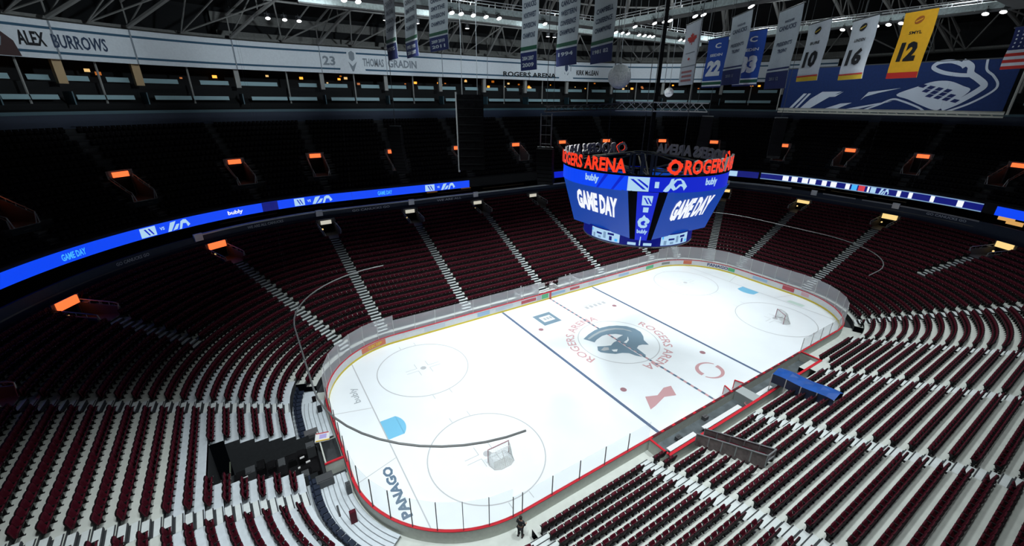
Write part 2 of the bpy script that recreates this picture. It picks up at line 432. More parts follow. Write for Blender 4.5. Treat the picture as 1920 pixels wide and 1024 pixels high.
def flat_text(name, s, x, y, ang, h, m, w=None, bold=.015):
    mb = MB(); ca, sa = math.cos(math.radians(ang)), math.sin(math.radians(ang))
    mb.text(s, lambda a, b, z: (x + a * ca - b * sa, y + a * sa + b * ca, .008), h, w, 0, bold)
    return mb.build(name, m, ice)
flat_text('painted_lettering', 'PANAGO', -27.75, -8.75, 90, .72, PAINT_NAVY, w=4.9, bold=.05)
flat_text('painted_lettering', 'bubly', -27.6, 4.7, 90, .8, PAINT_GREY, w=2.4)
mb = MB()
for i in range(5): strip(mb, 2.3 + i * .75, 2.75 + i * .75, 7.85, 8.5, .008)
strip(mb, 2.4, 5.6, 8.7, 8.78, .008); mb.build('painted_script', PAINT_LIGHT, ice)
mb = MB(); strip(mb, 27.4, 28.3, -6.9, -4.9, .008); mb.build('painted_patch', mat('ice_green', (.58, .75, .68), .3), ice)

# ------------------------------------------------------------------ boards and glass
boards = empty('rink_boards', (0, 0, 0), label='white rink boards with red cap rail and clear glass around the ice', cat='rink boards')
openings = []
mb = MB(); loft(mb, [(.0, 0.2), (.0, 1.02)], 0, 8); bfo = mb.build('board_face', BOARD, boards)
mb = MB(); loft(mb, [(.0, 0.0), (-.012, .0), (-.012, .22), (0, .22)], 0, 8); mb.build('kick_plate', YELLOW, boards, label='yellow kick plate along the bottom of the boards')
mb = MB(); loft(mb, [(.16, 1.0), (.16, 0.0)], 0, 8); mb.build('outer_face', BOARD_OUT, boards)
mb = MB(); loft(mb, [(-.02, 1.02), (-.02, 1.07), (.17, 1.07), (.17, 1.02), (-.02, 1.02)], 0, 8); mb.build('cap_rail', RED, boards, label='red cap rail')
# ad panels on the inner face, far side and far end (small coloured patches, one readable orange patch)
def ad(t0, t1, z0, z1, m, d=-.016, name='board_advert'):
    mb = MB(); loft(mb, [(d, z0), (d, z1)], t0, t1); return mb.build(name, m, bfo)
ad_or = mat('ad_orange', (.75, .20, .10), .4); ad_bl = mat('ad_blue', (.35, .55, .75), .4); ad_gr = mat('ad_green', (.10, .50, .22), .4)
ad_rd = mat('ad_red', (.55, .08, .10), .4); ad_nv = mat('ad_navy', (.03, .05, .18), .4); ad_lt = mat('ad_pale', (.60, .66, .72), .4)
def ad_text(s, t, z, h, m, w=None, bold=.03):
    d = -.03; tt = t
    mb = MB()
    x0 = t2arc(t, 0)
    mb.text(s, lambda a, b, zz: P3(arc2t(x0 - a, 0), d, z + b), h, w, 0, bold)
    mb.build('advert_lettering', m, bfo)
t_sk = xt(-22.3, 1)
ad(5.08, 5.30, .30, .95, ad_or); ad_text('SKIP', 5.24, .42, .4, YELLOW, 1.7)
ad(4.86, 4.92, .35, .85, ad_lt); ad(4.72, 4.76, .35, .85, ad_bl); ad(4.64, 4.70, .45, .8, ad_lt); ad(4.555, 4.61, .4, .85, ad_rd)
ad(4.535, 4.552, .3, .95, mat('ad_grey', (.5, .5, .55), .4)); ad(4.508, 4.534, .3, .95, ad_gr)
ad(4.44, 4.505, .45, .8, ad_bl); ad(4.38, 4.42, .45, .8, ad_rd); ad(4.26, 4.34, .5, .75, ad_lt); ad(4.15, 4.2, .45, .8, ad_bl); ad(4.02, 4.06, .35, .9, ad_gr)
ad(3.80, 3.92, .45, .85, mat('ad_charcoal', (.25, .28, .27), .4)); ad(3.52, 3.62, .35, .95, ad_or)
ad(3.02, 3.1, .35, .9, ad_gr); ad(2.45, 2.7, .45, .85, ad_bl); ad(2.02, 2.2, .35, .95, ad_rd); ad(1.86, 1.94, .4, .9, mat('ad_pink', (.75, .45, .50), .4))
ad_text('PANAGO', 3.34, .40, .5, ad_nv, 3.2)
for x, nm in ((-25.5 * FT, PAINT_BLUE), (25.5 * FT, PAINT_BLUE), (0, RED)):
    for sd in (1, -1):
        tt = xt(x, sd); ad(tt - .004, tt + .004, .0, 1.02, mat('board_line_blue', (.03, .07, .25), .4) if nm is PAINT_BLUE else ad_rd, d=-.02, name='board_line')
# glass panes and their posts
def glass_run(t0, t1, zt_, spacing, pm, gm=GLASS_SHEEN):
    a0, a1 = t2arc(t0, .08), t2arc(t1, .08); n = max(1, round((a1 - a0) / spacing))
    for i in range(n):
        ta, tb = arc2t(a0 + (a1 - a0) * i / n + .03, .08), arc2t(a0 + (a1 - a0) * (i + 1) / n - .03, .08)
        m_ = MB(); A, B = P3(ta, .08, 1.08), P3(tb, .08, 1.08)
        A2, B2 = P3(ta, .095, 1.08), P3(tb, .095, 1.08); H = Vector((0, 0, zt_ - 1.08))
        up = lambda q: tuple(Vector(q) + H)
        m_.quad(A, B, up(B), up(A)); m_.quad(up(A), up(B), up(B2), up(A2))
        m_.build('glass_pane', gm, boards)
        m_ = MB(); q = pt(arc2t(a0 + (a1 - a0) * i / n, .08), .09)
        m_.obox((q[0], q[1], (zt_ + 1.05) / 2), (q[2] * .03, q[3] * .03, 0), (-q[3] * .022, q[2] * .022, 0), (0, 0, (zt_ - 1.02) / 2))
        m_.build('glass_post', pm, boards)
glass_run(BENCH[1] + .0, .999, 2.75, 2.4, STEEL_PALE)
glass_run(1.0, 2.98, 3.35, 1.85, STEEL_PALE)
glass_run(2.98, 4.0, 3.35, 1.85, STEEL_PALE)
glass_run(4.0, 4.47, 2.85, 2.4, STEEL_PALE)
glass_run(4.545, 5.0, 2.85, 2.4, STEEL_PALE)
glass_run(5.0, 6.1, 3.45, 1.7, STEEL_PALE)
glass_run(6.1, 7.95, 3.45, 1.55, STEEL_DARK, GLASS_CLEAR)
glass_run(7.95, 7.9999, 2.75, 2.4, STEEL_DARK, GLASS_CLEAR)
glass_run(0.0, BENCH[0], 2.75, 2.4, STEEL_DARK, GLASS_CLEAR)

# ------------------------------------------------------------------ lower bowl terraces (one continuous stepped floor)
VOM_T = AISLES
def vcut(k, lo=17.4, hi=20.8):
    return lo < dk(k) + .3 < hi
def half_t(t, half, d): # half width in t at offset d
    i = int(t % 8); return half / lens(d)[i]
VW = 1.15
mb = MB()
for k in range(NROW):
    d0, d1 = dk(k), dk(k) + PITCH
    cuts = []
    if vcut(k): cuts += [(t - half_t(t, VW, dk(k)), t + half_t(t, VW, dk(k))) for t in VOM_T]
    if dk(k) < 7.4: cuts.append((ZD0, ZD1))
    edges = [e for c in cuts for e in c]
    T = tlist(0, 8, edges, corner=16, straight=8)
    for a, b in zip(T[:-1], T[1:]):
        mid = (a + b) / 2
        if any(c0 - 1e-6 <= mid <= c1 + 1e-6 for c0, c1 in cuts): continue
        rs = row_start(mid)
        za, zb = zt(k, a), zt(k, b)
        pz = 0.0 if k == 0 else zt(k - 1, mid)
        if k < rs: za = zb = (0.02 if not (5.75 < mid < 7.5) else 0.25 + .0 * k)
        if k <= rs and k > 0: pz = 0.02
        deck = 5.78 < mid < 7.6 and dk(k) < 9.2
        mt = 2 if deck else 0
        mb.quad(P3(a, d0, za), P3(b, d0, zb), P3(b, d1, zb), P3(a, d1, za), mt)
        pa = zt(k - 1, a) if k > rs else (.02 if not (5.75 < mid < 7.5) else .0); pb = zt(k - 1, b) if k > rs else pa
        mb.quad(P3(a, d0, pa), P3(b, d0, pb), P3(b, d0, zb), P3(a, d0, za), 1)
# apron between boards and terraces
loft(mb, [(.16, .015), (1.2, .015)], 0, 1.3, m=0); loft(mb, [(.16, .015), (1.2, .015)], 1.3, 5.75, m=1); loft(mb, [(.16, .015), (1.2, .015)], 5.75, 8, m=0)
# side walls of the near-end tunnel
for tt in (ZD0, ZD1):
    for k in range(7):
        z = zt(k, tt) + .02
        mb.quad(P3(tt, dk(k), 0), P3(tt, dk(k) + PITCH, 0), P3(tt, dk(k) + PITCH, z), P3(tt, dk(k), z), 1)
k = 7; mb.quad(P3(ZD0, dk(8), 0), P3(ZD1, dk(8), 0), P3(ZD1, dk(8), zt(8, 6.5)), P3(ZD0, dk(8), zt(8, 6.5)), 1)
mb.quad(P3(ZD0, .2, .02), P3(ZD1, .2, .02), P3(ZD1, dk(8), .02), P3(ZD0, dk(8), .02), 1)
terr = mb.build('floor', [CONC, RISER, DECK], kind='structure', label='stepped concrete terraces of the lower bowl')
# slatted deck on the near end between boards and navy chairs
mb = MB()
for lo, hi in ((5.86, ZD0), (ZD1, 7.42)):
    T_ = tlist(lo, hi, corner=24)
    for j in range(7):
        a, b = .35 + j * .33, .35 + j * .33 + .27
        for p, q in zip(T_[:-1], T_[1:]):
            mb.quad(P3(p, a, .33), P3(q, a, .33), P3(q, b, .33), P3(p, b, .33), 0)
    loft(mb, [(.30, .27), (2.75, .27)], lo, hi, m=1)
    loft(mb, [(2.75, .0), (2.75, .34), (2.9, .34)], lo, hi, m=0)
mb.build('floor', [DECK, DECKGAP], kind='structure', label='pale slatted deck behind the near end glass')

# aisle stairs
for ai, t in enumerate(AISLES):
    mb = MB()
    for k in range(0, 19):
        if k < row_start(t): continue
        if in_zam(t) and dk(k) < 7.6: continue
        if not open_aisle(t, k): continue
        hw = AW
        z0 = zt(k, t)
        zn = zt(k + 1, t)
        q = pt(t, dk(k)); n = Vector((q[2], q[3], 0)); r = Vector((-q[3], q[2], 0)) * hw
        base = Vector((q[0], q[1], 0))
        # tread plates: one at the front of the row, one half step
        for (a, b, z) in ((.02, .36, z0 + .012), (.45, .84, (z0 + zn) / 2)):
            A = base + n * a; B = base + n * b
            mb.quad(A - r + Vector((0, 0, z)), A + r + Vector((0, 0, z)), B + r + Vector((0, 0, z)), B - r + Vector((0, 0, z)), 0)
            mb.quad(A - r + Vector((0, 0, z0)), A + r + Vector((0, 0, z0)), A + r + Vector((0, 0, z)), A - r + Vector((0, 0, z)), 1)
        for (a, z) in ((.02, z0 + .018), (.45, (z0 + zn) / 2 + .006)):
            A = base + n * (a - .01); B = base + n * (a + .055)
            mb.quad(A - r + Vector((0, 0, z)), A + r + Vector((0, 0, z)), B + r + Vector((0, 0, z)), B - r + Vector((0, 0, z)), 1)
        zh = (z0 + zn) / 2
        for sgn in (-1, 1):
            A = base + n * .45 + r * sgn; B = base + n * .84 + r * sgn
            mb.quad(A + Vector((0, 0, z0)), B + Vector((0, 0, z0)), B + Vector((0, 0, zh)), A + Vector((0, 0, zh)), 1)
        A = base + n * .36; B = base + n * .45
        mb.quad(A - r + Vector((0, 0, z0 + .008)), A + r + Vector((0, 0, z0 + .008)), B + r + Vector((0, 0, z0 + .008)), B - r + Vector((0, 0, z0 + .008)), 1)
    mb.build('stairs', [STEP, RISER], kind='structure', label='aisle stairs between blocks of maroon seats')

ORD = ['first', 'second', 'third', 'fourth', 'fifth', 'sixth', 'seventh', 'eighth', 'ninth', 'tenth', 'eleventh', 'twelfth', 'thirteenth', 'fourteenth',
       'fifteenth', 'sixteenth', 'seventeenth', 'eighteenth', 'nineteenth', 'twentieth', 'twenty-first', 'twenty-second', 'twenty-third', 'twenty-fourth',
       'twenty-fifth', 'twenty-sixth', 'twenty-seventh', 'twenty-eighth', 'twenty-ninth', 'thirtieth', 'thirty-first', 'thirty-second', 'thirty-third', 'thirty-fourth', 'thirty-fifth', 'thirty-sixth', 'thirty-seventh', 'thirty-eighth', 'thirty-ninth', 'fortieth']
# ------------------------------------------------------------------ vomitories with lit signs
SIGN_RANK = {}
def vomitory(t, z_floor, z_top, da, db, sign, tier, label, opening=True, sh=.58, sw=.75):
    q = pt(t, da); n = Vector((q[2], q[3], 0)); r = Vector((-q[3], q[2], 0)); base = Vector((q[0], q[1], z_floor))
    L = db - da; rise = z_top - z_floor - 1.6
    rz = math.atan2(n.y, n.x)
    e = empty('tunnel_entrance', base, rz, label=label, cat='tunnel entrance', group='tunnel entrances of the %s tier' % tier)
    # local frame: x outward, y sideways
    mb = MB(); mb.box(-.05, L, -VW, VW, -.05, .02); mb.build('tunnel_floor', STEEL_DARK if tier == 'upper' else DARKGREY, e)
    for s in (-1, 1):
        mb = MB()
        y0, y1 = s * VW - .06, s * VW + .06
        n_ = 6
        for i in range(n_):
            x0, x1 = L * i / n_, L * (i + 1) / n_; za = rise * x0 / L + .75; zb = rise * x1 / L + .75
            mb.quad((x0, y0, 0), (x1, y0, 0), (x1, y0, zb), (x0, y0, za)); mb.quad((x0, y1, 0), (x1, y1, 0), (x1, y1, zb), (x0, y1, za))
            mb.quad((x0, y0, za), (x1, y0, zb), (x1, y1, zb), (x0, y1, za))
        mb.quad((0, y0, 0), (0, y1, 0), (0, y1, .75), (0, y0, .75))
        mb.build('side_wall', DARKGREY, e)
        mb = MB(); P = [(0, s * VW * .75, .0), (0, s * VW * .95, 1.0), (.3, s * VW, 1.1), (L, s * VW, rise + 1.1)]
        mb.path(P, .05, 6)
        for i in range(1, 5): mb.tube((L * i / 4.0, s * VW, rise * i / 4 + .7), (L * i / 4.0, s * VW, rise * i / 4 + 1.1), .03, 5)
        mb.build('guard_rail', STEEL, e)
    mb = MB()
    H = z_top - z_floor
    mb.box(L, L + .15, -VW - .1, -VW + .12, 0, H); mb.box(L, L + .15, VW - .12, VW + .1, 0, H); mb.box(L, L + .15, -VW, VW, H - .75, H)
    po = mb.build('portal_frame', DARKGREY, e)
    mb = MB(); mb.box(L + .5, L + .55, -VW, VW, 0, H - .7); mb.build('tunnel_shade_panel', BLACK, e)  # black panel stands in for the unlit depth of the tunnel
    mb = MB(); mb.box(L - .18, L - .02, -sw, sw, H - .72, H - .72 + sh); mb.build('lit_sign', sign, po, label='glowing sign box over the tunnel mouth')
    if tier == 'lower' and opening:
        mb = MB(); mb.lathe((L - .4, VW - .5, H - 1.3), [(0.0, -.12), (.1, -.08), (.12, 0), (.08, .1), (0, .12)], 10); mb.build('tunnel_lamp', SIGN_WARM, e)
    return e
names_lower = {}
order = sorted([t for t in AISLES if 1.2 < t < 6.0])
order_r = order[::-1]     # from the left of the picture clockwise
for i, t in enumerate(order_r):
    z = zt(19, t); sg = SIGN_ORANGE if t > 5.25 else (SIGN_WHITE if t > 3.9 else SIGN_WARM)
    colr = 'orange' if t > 5.25 else ('white' if t > 3.9 else 'warm yellow')
    d_a = 17.6
    vomitory(t, zt(19, t) - .02, 0.1 + slope(pt(t, 1)[3]) * 20.9 + .75, d_a, 20.7, sg, 'lower',
             'lower tier tunnel entrance with %s sign, %s one clockwise from the near end corner' % (colr, ORD[i]),
             sh=.72 if t > 5.25 or t < 2.5 else .5, sw=.95 if (t > 5.25 or t < 3.5) else .7)

# ------------------------------------------------------------------ upper bowl
UT0, UT1 = 1.25, 5.95
UD0, UZ0, UP, UR = 22.9, 13.25, 0.86, 0.645
NU = 15
def uz(k): return UZ0 + UR * k
UVOM = [(x, lab) for x, lab in (
    (5 + 35.2 / 90 * -1 + 1.0, 0),)]
UV = [6 - 35.2 / 90, 6 - 53 / 90, 6 - 72.2 / 90 + .0, xt(-21.9, 1) + .0, xt(-11.4, 1), xt(.3, 1), xt(12.4, 1), 4.0 - (24.5 - 21.95) / 55.0, 3 + 71 / 90, 3 + 52 / 90,
      3 + 36 / 90, 3 + 16.5 / 90, 2.98, 2.0, 2 - 18.6 / 90, 1 + 45 / 90]
# exact angles measured on the corner arcs
UV[0] = 5 + (180 - 35 - 90) / 90; UV[1] = 5 + (180 - 53 - 90) / 90; UV[2] = 5 + (180 - 72 - 90) / 90; UV[3] = 5.02
UV[7] = 3.97; UV[12] = 2.99; UV[13] = 1.98
UVA, UVB = 25.4, 28.5
mb = MB()
for k in range(NU):
    d0 = UD0 + UP * k; d1 = d0 + UP
    cuts = [(t - half_t(t, VW, d0), t + half_t(t, VW, d0)) for t in UV] if UVA - .2 < d0 + .3 < UVB else []
    T_ = tlist(UT0, UT1, [e for c in cuts for e in c], corner=16)
    for a, b in zip(T_[:-1], T_[1:]):
        mid = (a + b) / 2
        if any(c0 <= mid <= c1 for c0, c1 in cuts): continue
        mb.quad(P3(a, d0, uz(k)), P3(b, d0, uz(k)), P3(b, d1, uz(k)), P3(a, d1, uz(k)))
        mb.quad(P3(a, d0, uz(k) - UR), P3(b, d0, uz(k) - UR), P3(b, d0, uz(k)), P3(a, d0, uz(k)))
mb.build('floor', UPCONC_SHADED, kind='structure', label='stepped terraces of the upper bowl')
UPSTEP_SHADED = mat('upper_step_shaded', (.13, .135, .14), .8, noise=.1)  # stair colour darkened to carry the shade of the upper tier
for i, t in enumerate(UV):
    mb = MB()
    for k in range(NU):
        d = UD0 + UP * k
        if UVA - .3 < d + .3 < UVB + .1:  # pairs of steps flank the tunnel
            offs = (-1.75, 1.75)
        else: offs = (0,) if d < UVA else (-1.2,)
        q = pt(t, d); n = Vector((q[2], q[3], 0)); r = Vector((-q[3], q[2], 0))
        for o_ in offs:
            for (a, b, z) in ((.02, .3, .01), (.42, .7, UR / 2)):
                c = Vector((q[0], q[1], uz(k) + z)) + r * o_
                mb.quad(c + n * a - r * .5, c + n * a + r * .5, c + n * b + r * .5, c + n * b - r * .5)
    mb.build('stairs', UPSTEP_SHADED, kind='structure', label='upper bowl aisle stairs')
UVr = sorted([t for t in UV if t > 1.3], reverse=True)
for i, t in enumerate(UVr):
    k = int(round((UVA - UD0) / UP))
    vomitory(t, uz(k) - .02, 18.2, UVA, UVB, SIGN_ORANGE, 'upper', 'upper tier tunnel entrance with orange sign, %s one clockwise from the near end corner' % ORD[i], opening=False, sh=.55, sw=.75)

# ------------------------------------------------------------------ seats
def seat_boxes():
    """one tip-up chair in its own frame: x sideways, +y faces the ice, origin on the tread"""
    back, pan, shell, frame, plate = MB(), MB(), MB(), MB(), MB()
    # curved backrest: upholstered front panels over a dark rear shell
    for sx, w_, yy, tw in ((-.17, .085, -.018, .22), (0, .10, -.04, 0), (.17, .085, -.018, -.22)):
        ca, sa = math.cos(tw), math.sin(tw)
        back.obox((sx, yy - .035, .64), (w_ * ca, w_ * sa * -1, 0), (sa * .018, ca * .018, 0), (0, -.045, .225))
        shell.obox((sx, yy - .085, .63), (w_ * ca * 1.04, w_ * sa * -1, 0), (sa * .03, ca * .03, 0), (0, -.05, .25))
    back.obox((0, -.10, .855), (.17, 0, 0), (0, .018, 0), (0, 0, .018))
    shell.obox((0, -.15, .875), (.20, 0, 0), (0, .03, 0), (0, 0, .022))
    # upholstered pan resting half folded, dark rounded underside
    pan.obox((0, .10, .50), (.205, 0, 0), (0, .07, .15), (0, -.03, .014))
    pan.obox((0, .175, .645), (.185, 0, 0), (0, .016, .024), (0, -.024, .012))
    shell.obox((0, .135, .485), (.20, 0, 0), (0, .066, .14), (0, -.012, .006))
    # standard, arm rest and foot
    frame.obox((-.262, .02, .30), (.018, 0, 0), (0, .06, 0), (0, 0, .30))
    frame.obox((-.262, .05, .60), (.028, 0, 0), (0, .17, 0), (0, 0, .018))
    frame.obox((-.262, .02, .015), (.04, 0, 0), (0, .12, 0), (0, 0, .015))
    frame.obox((0, .01, .34), (.25, 0, 0), (0, .02, 0), (0, 0, .02))
    plate.obox((-.262, .225, .60), (.028, 0, 0), (0, .006, 0), (0, 0, .03))
    return back, pan, shell, frame, plate
SB = seat_boxes()
def stuff_mesh(name, placements, proto, mats, **k):
    """merge many copies of a proto (list of MB) into one mesh"""
    V = []; F = []; M = []; off = 0
    for mi, b in enumerate(proto):
        V += b.v; F += [tuple(off + i for i in f) for f in b.f]; M += [mi] * len(b.f); off = len(V)
    V = np.array(V); nf = len(F); F = np.array(F)
    n = len(placements); P = np.array(placements)
    c, s = np.cos(P[:, 3]), np.sin(P[:, 3])
    X = V[None, :, 0] * c[:, None] - V[None, :, 1] * s[:, None] + P[:, 0:1]
    Y = V[None, :, 0] * s[:, None] + V[None, :, 1] * c[:, None] + P[:, 1:2]
    Z = np.broadcast_to(V[None, :, 2], X.shape) + P[:, 2:3]
    co = np.stack([X, Y, Z], -1).reshape(-1, 3)
    FF = (F[None] + (np.arange(n) * len(V))[:, None, None]).reshape(-1, 4)
    me = bpy.data.meshes.new(name)
    me.vertices.add(len(co)); me.vertices.foreach_set('co', co.ravel())
    me.loops.add(FF.size); me.loops.foreach_set('vertex_index', FF.ravel().astype(np.int32))
    me.polygons.add(len(FF)); me.polygons.foreach_set('loop_start', np.arange(0, FF.size, 4, dtype=np.int32))
    for mm in mats: me.materials.append(mm)
    me.polygons.foreach_set('material_index', np.tile(np.array(M, dtype=np.int32), n))
    me.update(calc_edges=True); me.validate()
    o = bpy.data.objects.new(name, me); C.objects.link(o); tag(o, **k); return o

def rotz_of(nx, ny): return math.atan2(nx, -ny)     # local +y -> -n
# camera-space test used only to decide which chairs show largest and become individuals
Rm = np.array(cam.rotation_euler.to_matrix()); cpos = np.array(cam.location)
def proj(x, y, z):
    v = (np.array([x, y, z]) - cpos) @ Rm
    if v[2] > -.5: return None
    return (960 + 790.255 * v[0] / -v[2], 512 - 790.255 * v[1] / -v[2], -v[2])
TUN = [(4.4, 6.4, -19.9, -14.6), (-7.9, -6.2, -20.3, -14.6)]
NSR = NROW - 1
seats = []   # (x,y,z,rz,t,k,section,index)
for k in range(NSR):
    ds = dk(k) + .64
    AI = [i for i, t in enumerate(AISLES) if open_aisle(t, k)]
    A = [t2arc(AISLES[i], ds) for i in AI]; tot = sum(lens(ds))
    for an, ai in enumerate(AI):
        a0 = A[an] + AW + .02; a1 = (A[an + 1] if an + 1 < len(A) else A[0] + tot) - AW - .02
        extra = 0
        if vcut(k) or vcut(k - 1): extra = VW + .15 - AW
        a0 += extra; a1 -= extra
        n = int((a1 - a0) / .53)
        if n < 1: continue
        st = (a1 - a0) / n
        for j in range(n):
            t = arc2t((a0 + st * (j + .5)) % tot, ds)
            if k < row_start(t): continue
            nearend = 5.75 < t < 7.5
            if nearend and in_zam(t) and dk(k) < 7.4: continue
            if 6.0 - .12 < t < 7.12 and k < 2: continue
            x, y, nx, ny = pt(t, ds)
            if any(a < x < b and c < y < d_ for a, b, c, d_ in TUN): continue
            if t < 1 and x > -10.4 and x < 13.6 and dk(k) < 2.2: continue
            seats.append((x, y, zt(k, t), rotz_of(nx, ny), t, k, ai, j))
ind, rest = [], []
cand = []
for i, s in enumerate(seats):
    pr = proj(s[0], s[1], s[2] + .5)
    if pr and -5 < pr[0] < 1925 and -5 < pr[1] < 1029: cand.append((pr[2], i))
cand.sort(); near = {i for _, i in cand[:300]}
for i, s in enumerate(seats): (ind if i in near else rest).append(s)
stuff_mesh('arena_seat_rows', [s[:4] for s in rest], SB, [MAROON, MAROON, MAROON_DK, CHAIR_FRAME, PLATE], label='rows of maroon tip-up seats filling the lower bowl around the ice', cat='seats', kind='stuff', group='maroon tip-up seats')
backM = SB[0].build('backrest', MAROON); panM = SB[1].build('seat_pan', MAROON); shM = SB[2].build('back_shell', MAROON_DK); frM = SB[3].build('armrest_frame', CHAIR_FRAME)
parts = [backM, panM, shM, frM]
SECN = {}
def section_name(s):
    x = s[0]; t = s[4]
    if t > 7.0 or (t < 1 and x < -22.3): return 'near corner block'
    if x < -12.1: return 'block above the standing man'
    if x < -.9: return 'block below the grey tunnel'
    if x < 11: return 'block beside the blue tunnel'
    return 'right side block'
groups = {}
for s in ind: groups.setdefault((s[6], s[5]), []).append(s)
first = True; cnt = {}
for (ai, k), L in sorted(groups.items()):
    L.sort(key=lambda s: s[7])
    for s in L:
        e = empty('arena_seat', s[:3], s[3])
        for p in parts:
            if first: c = p
            else: c = p.copy(); C.objects.link(c)
            c.parent = e
        first = False
        rowz = ORD[s[5] - row_start(s[4])] if s[5] - row_start(s[4]) < len(ORD) else 'top'
        secname = section_name(s)
        tag(e, label='maroon tip-up seat, %s from its aisle, %s row up, %s' % (ORD[min(s[7], 39)], rowz, secname), cat='seat', group='maroon tip-up seats near the camera')
# navy chairs along the near-end deck
nb, npan = MB(), MB()
nb.obox((0, -.14, .66), (.22, 0, 0), (0, .05, 0), (0, -.05, .26)); nb.obox((0, -.17, .93), (.18, 0, 0), (0, .045, 0), (0, 0, .03))
npan.obox((0, .08, .42), (.22, 0, 0), (0, .22, 0), (0, 0, .055)); npan.obox((0, .29, .41), (.2, 0, 0), (0, .03, 0), (0, 0, .045))
nleg = MB()
for sx in (-.2, .2):
    for sy in (-.12, .24): nleg.tube((sx, sy, 0), (sx, sy, .4), .02, 6)
nbo, npo, nlo = nb.build('backrest', NAVYSEAT), npan.build('seat_cushion', NAVYSEAT), nleg.build('leg_frame', STEEL_DARK)
first = True
for side, (lo, hi) in enumerate(((5.78, ZD0 - .01), (ZD1 + .01, 7.5))):
    a0, a1 = t2arc(lo, 2.45), t2arc(hi, 2.45); n = int((a1 - a0) / .56)
    for j in range(n):
        t = arc2t(a0 + (j + .5) * (a1 - a0) / n, 2.45); x, y, nx, ny = pt(t, 2.45)
        e = empty('navy_chair', (x, y, .34), rotz_of(nx, ny), cat='chair', group='navy chairs behind the near end glass',
                  label='navy padded chair on the pale deck, %s %s the dark tunnel' % (ORD[(n - 1 - j) if side == 0 else j], 'beyond' if side == 0 else 'on the camera side of'))
        for p in (nbo, npo, nlo):
            c = p if first else p.copy()
            if not first: C.objects.link(c)
            c.parent = e
        first = False
# upper bowl seats: too dark and too many to tell apart
up = []
for k in range(NU - 1):
    ds = UD0 + UP * k + .55; a0, a1 = t2arc(UT0, ds), t2arc(UT1, ds); tot = sum(lens(ds))
    A = sorted(t2arc(t, ds) for t in UV); n = int((a1 - a0) / .53)
    wide = VW + .9 if UVA - .9 < ds < UVB + .4 else .6
    for j in range(n):
        a = a0 + (j + .5) * .53
        if any(abs(a - q) < wide for q in A): continue
        t = arc2t(a, ds); x, y, nx, ny = pt(t, ds); up.append((x, y, uz(k), rotz_of(nx, ny)))
ub, upn = MB(), MB()
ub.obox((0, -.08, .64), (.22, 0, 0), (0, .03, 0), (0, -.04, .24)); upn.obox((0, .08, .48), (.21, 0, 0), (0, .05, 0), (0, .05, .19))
stuff_mesh('upper_bowl_seats', up, [ub, upn], [SHADED_SEAT, SHADED_SEAT], label='dark unlit seats filling the upper bowl above the ribbon display', cat='seats', kind='stuff')

# ------------------------------------------------------------------ fascia under the mezzanine, its rails and lettering
FT0, FT1 = 1.1, 6.3
mb = MB(); loft(mb, [(21.75, 8.6), (21.75, 10.85), (22.0, 10.85), (22.0, 9.0)], FT0, FT1); mb.build('wall_mezzanine', NAVYWALL, kind='structure', label='navy front wall of the mezzanine')
mb = MB(); loft(mb, [(21.65, 10.85), (21.65, 11.02), (22.1, 11.02), (22.1, 10.85)], 3.1, 5.372)
mb.build('mezzanine_rail', mat('rail_grey', (.62, .65, .67), .6), label='grey top rail along the navy mezzanine wall, far side', cat='rail')
mb = MB(); loft(mb, [(21.68, 9.95), (21.68, 10.08)], 1.76, 6.2); mb.build('trim_1', mat('rail_dim', (.08, .085, .09), .6), kind='structure')
for i, (ta, tb) in enumerate(((3.1, 3.33), (1.75, 2.3), (2.4, 2.95))):
    mb = MB(); loft(mb, [(21.6, 10.75), (21.6, 10.95)], ta, tb); mb.build('trim_%d' % (i + 2), mat('rail_white', (.30, .31, .34), .6), kind='structure')
def ring_text(mb, s, t_left, t_right, d, z, h, m=0, bold=.02, w=None, italic=0):
    a0, a1 = t2arc(t_left, d), t2arc(t_right, d)      # seen from inside: left has the larger t
    V, F, N, tw, th = text_geo(s, bold); w = a0 - a1
    mb.text(s, lambda x, y, zz: P3(arc2t(a0 - x, d), d, z + y), h, w, m, bold, italic=italic)
FLET = mat('fascia_letters', (.45, .50, .58), .6)
mb = MB()
for s, a, b in (('GO CANUCKS GO', 5.551, 5.482), ('WE ARE ALL CANUCKS', 5.252, 5.159), ('GO CANUCKS GO', 4.962, 4.836), ('WE ARE ALL', 4.66, 4.56), ('GO CANUCKS GO', 1.88, 1.78)):
    ring_text(mb, s, a, b, 21.70, 10.3, .34)
mb.build('wall_lettering', FLET, kind='structure')
mb = MB()
for t in (5.371, 5.06, 4.758, 4.5, 3.33, 1.961, 3.02):
    q = pt(t, 21.66); n = Vector((q[2], q[3], 0)) * .12; r = Vector((-q[3], q[2], 0)) * .45
    tt = MB(); tt.obox((q[0], q[1], 10.75), r, n, (0, 0, .42)); tt.build('score_box', mat('pale_box', (.80, .82, .86), .5), label='pale square box on the mezzanine front, %s' % {5.371: 'at the left end of the grey rail', 5.06: 'above the second far aisle', 4.758: 'above the third far aisle', 4.5: 'above the middle far aisle', 3.33: 'just right of the scoreboard', 1.961: 'near the right edge', 3.02: 'beside the far end corner'}[t], cat='box', group='boxes on the mezzanine front')
# mezzanine floor, back wall and ceiling (underside of the upper bowl)
mb = MB(); loft(mb, [(22.0, 9.6), (27.5, 9.6), (27.5, 12.6)], FT0, FT1); mb.build('wall_concourse', DARKWALL, kind='structure')
mb = MB(); loft(mb, [(27.5, 12.6), (22.45, 11.9), (22.45, 13.35), (22.9, 13.35), (22.9, 12.6)], UT0 - .15, UT1 + .35); mb.build('wall_upper_front', DARKWALL, kind='structure')
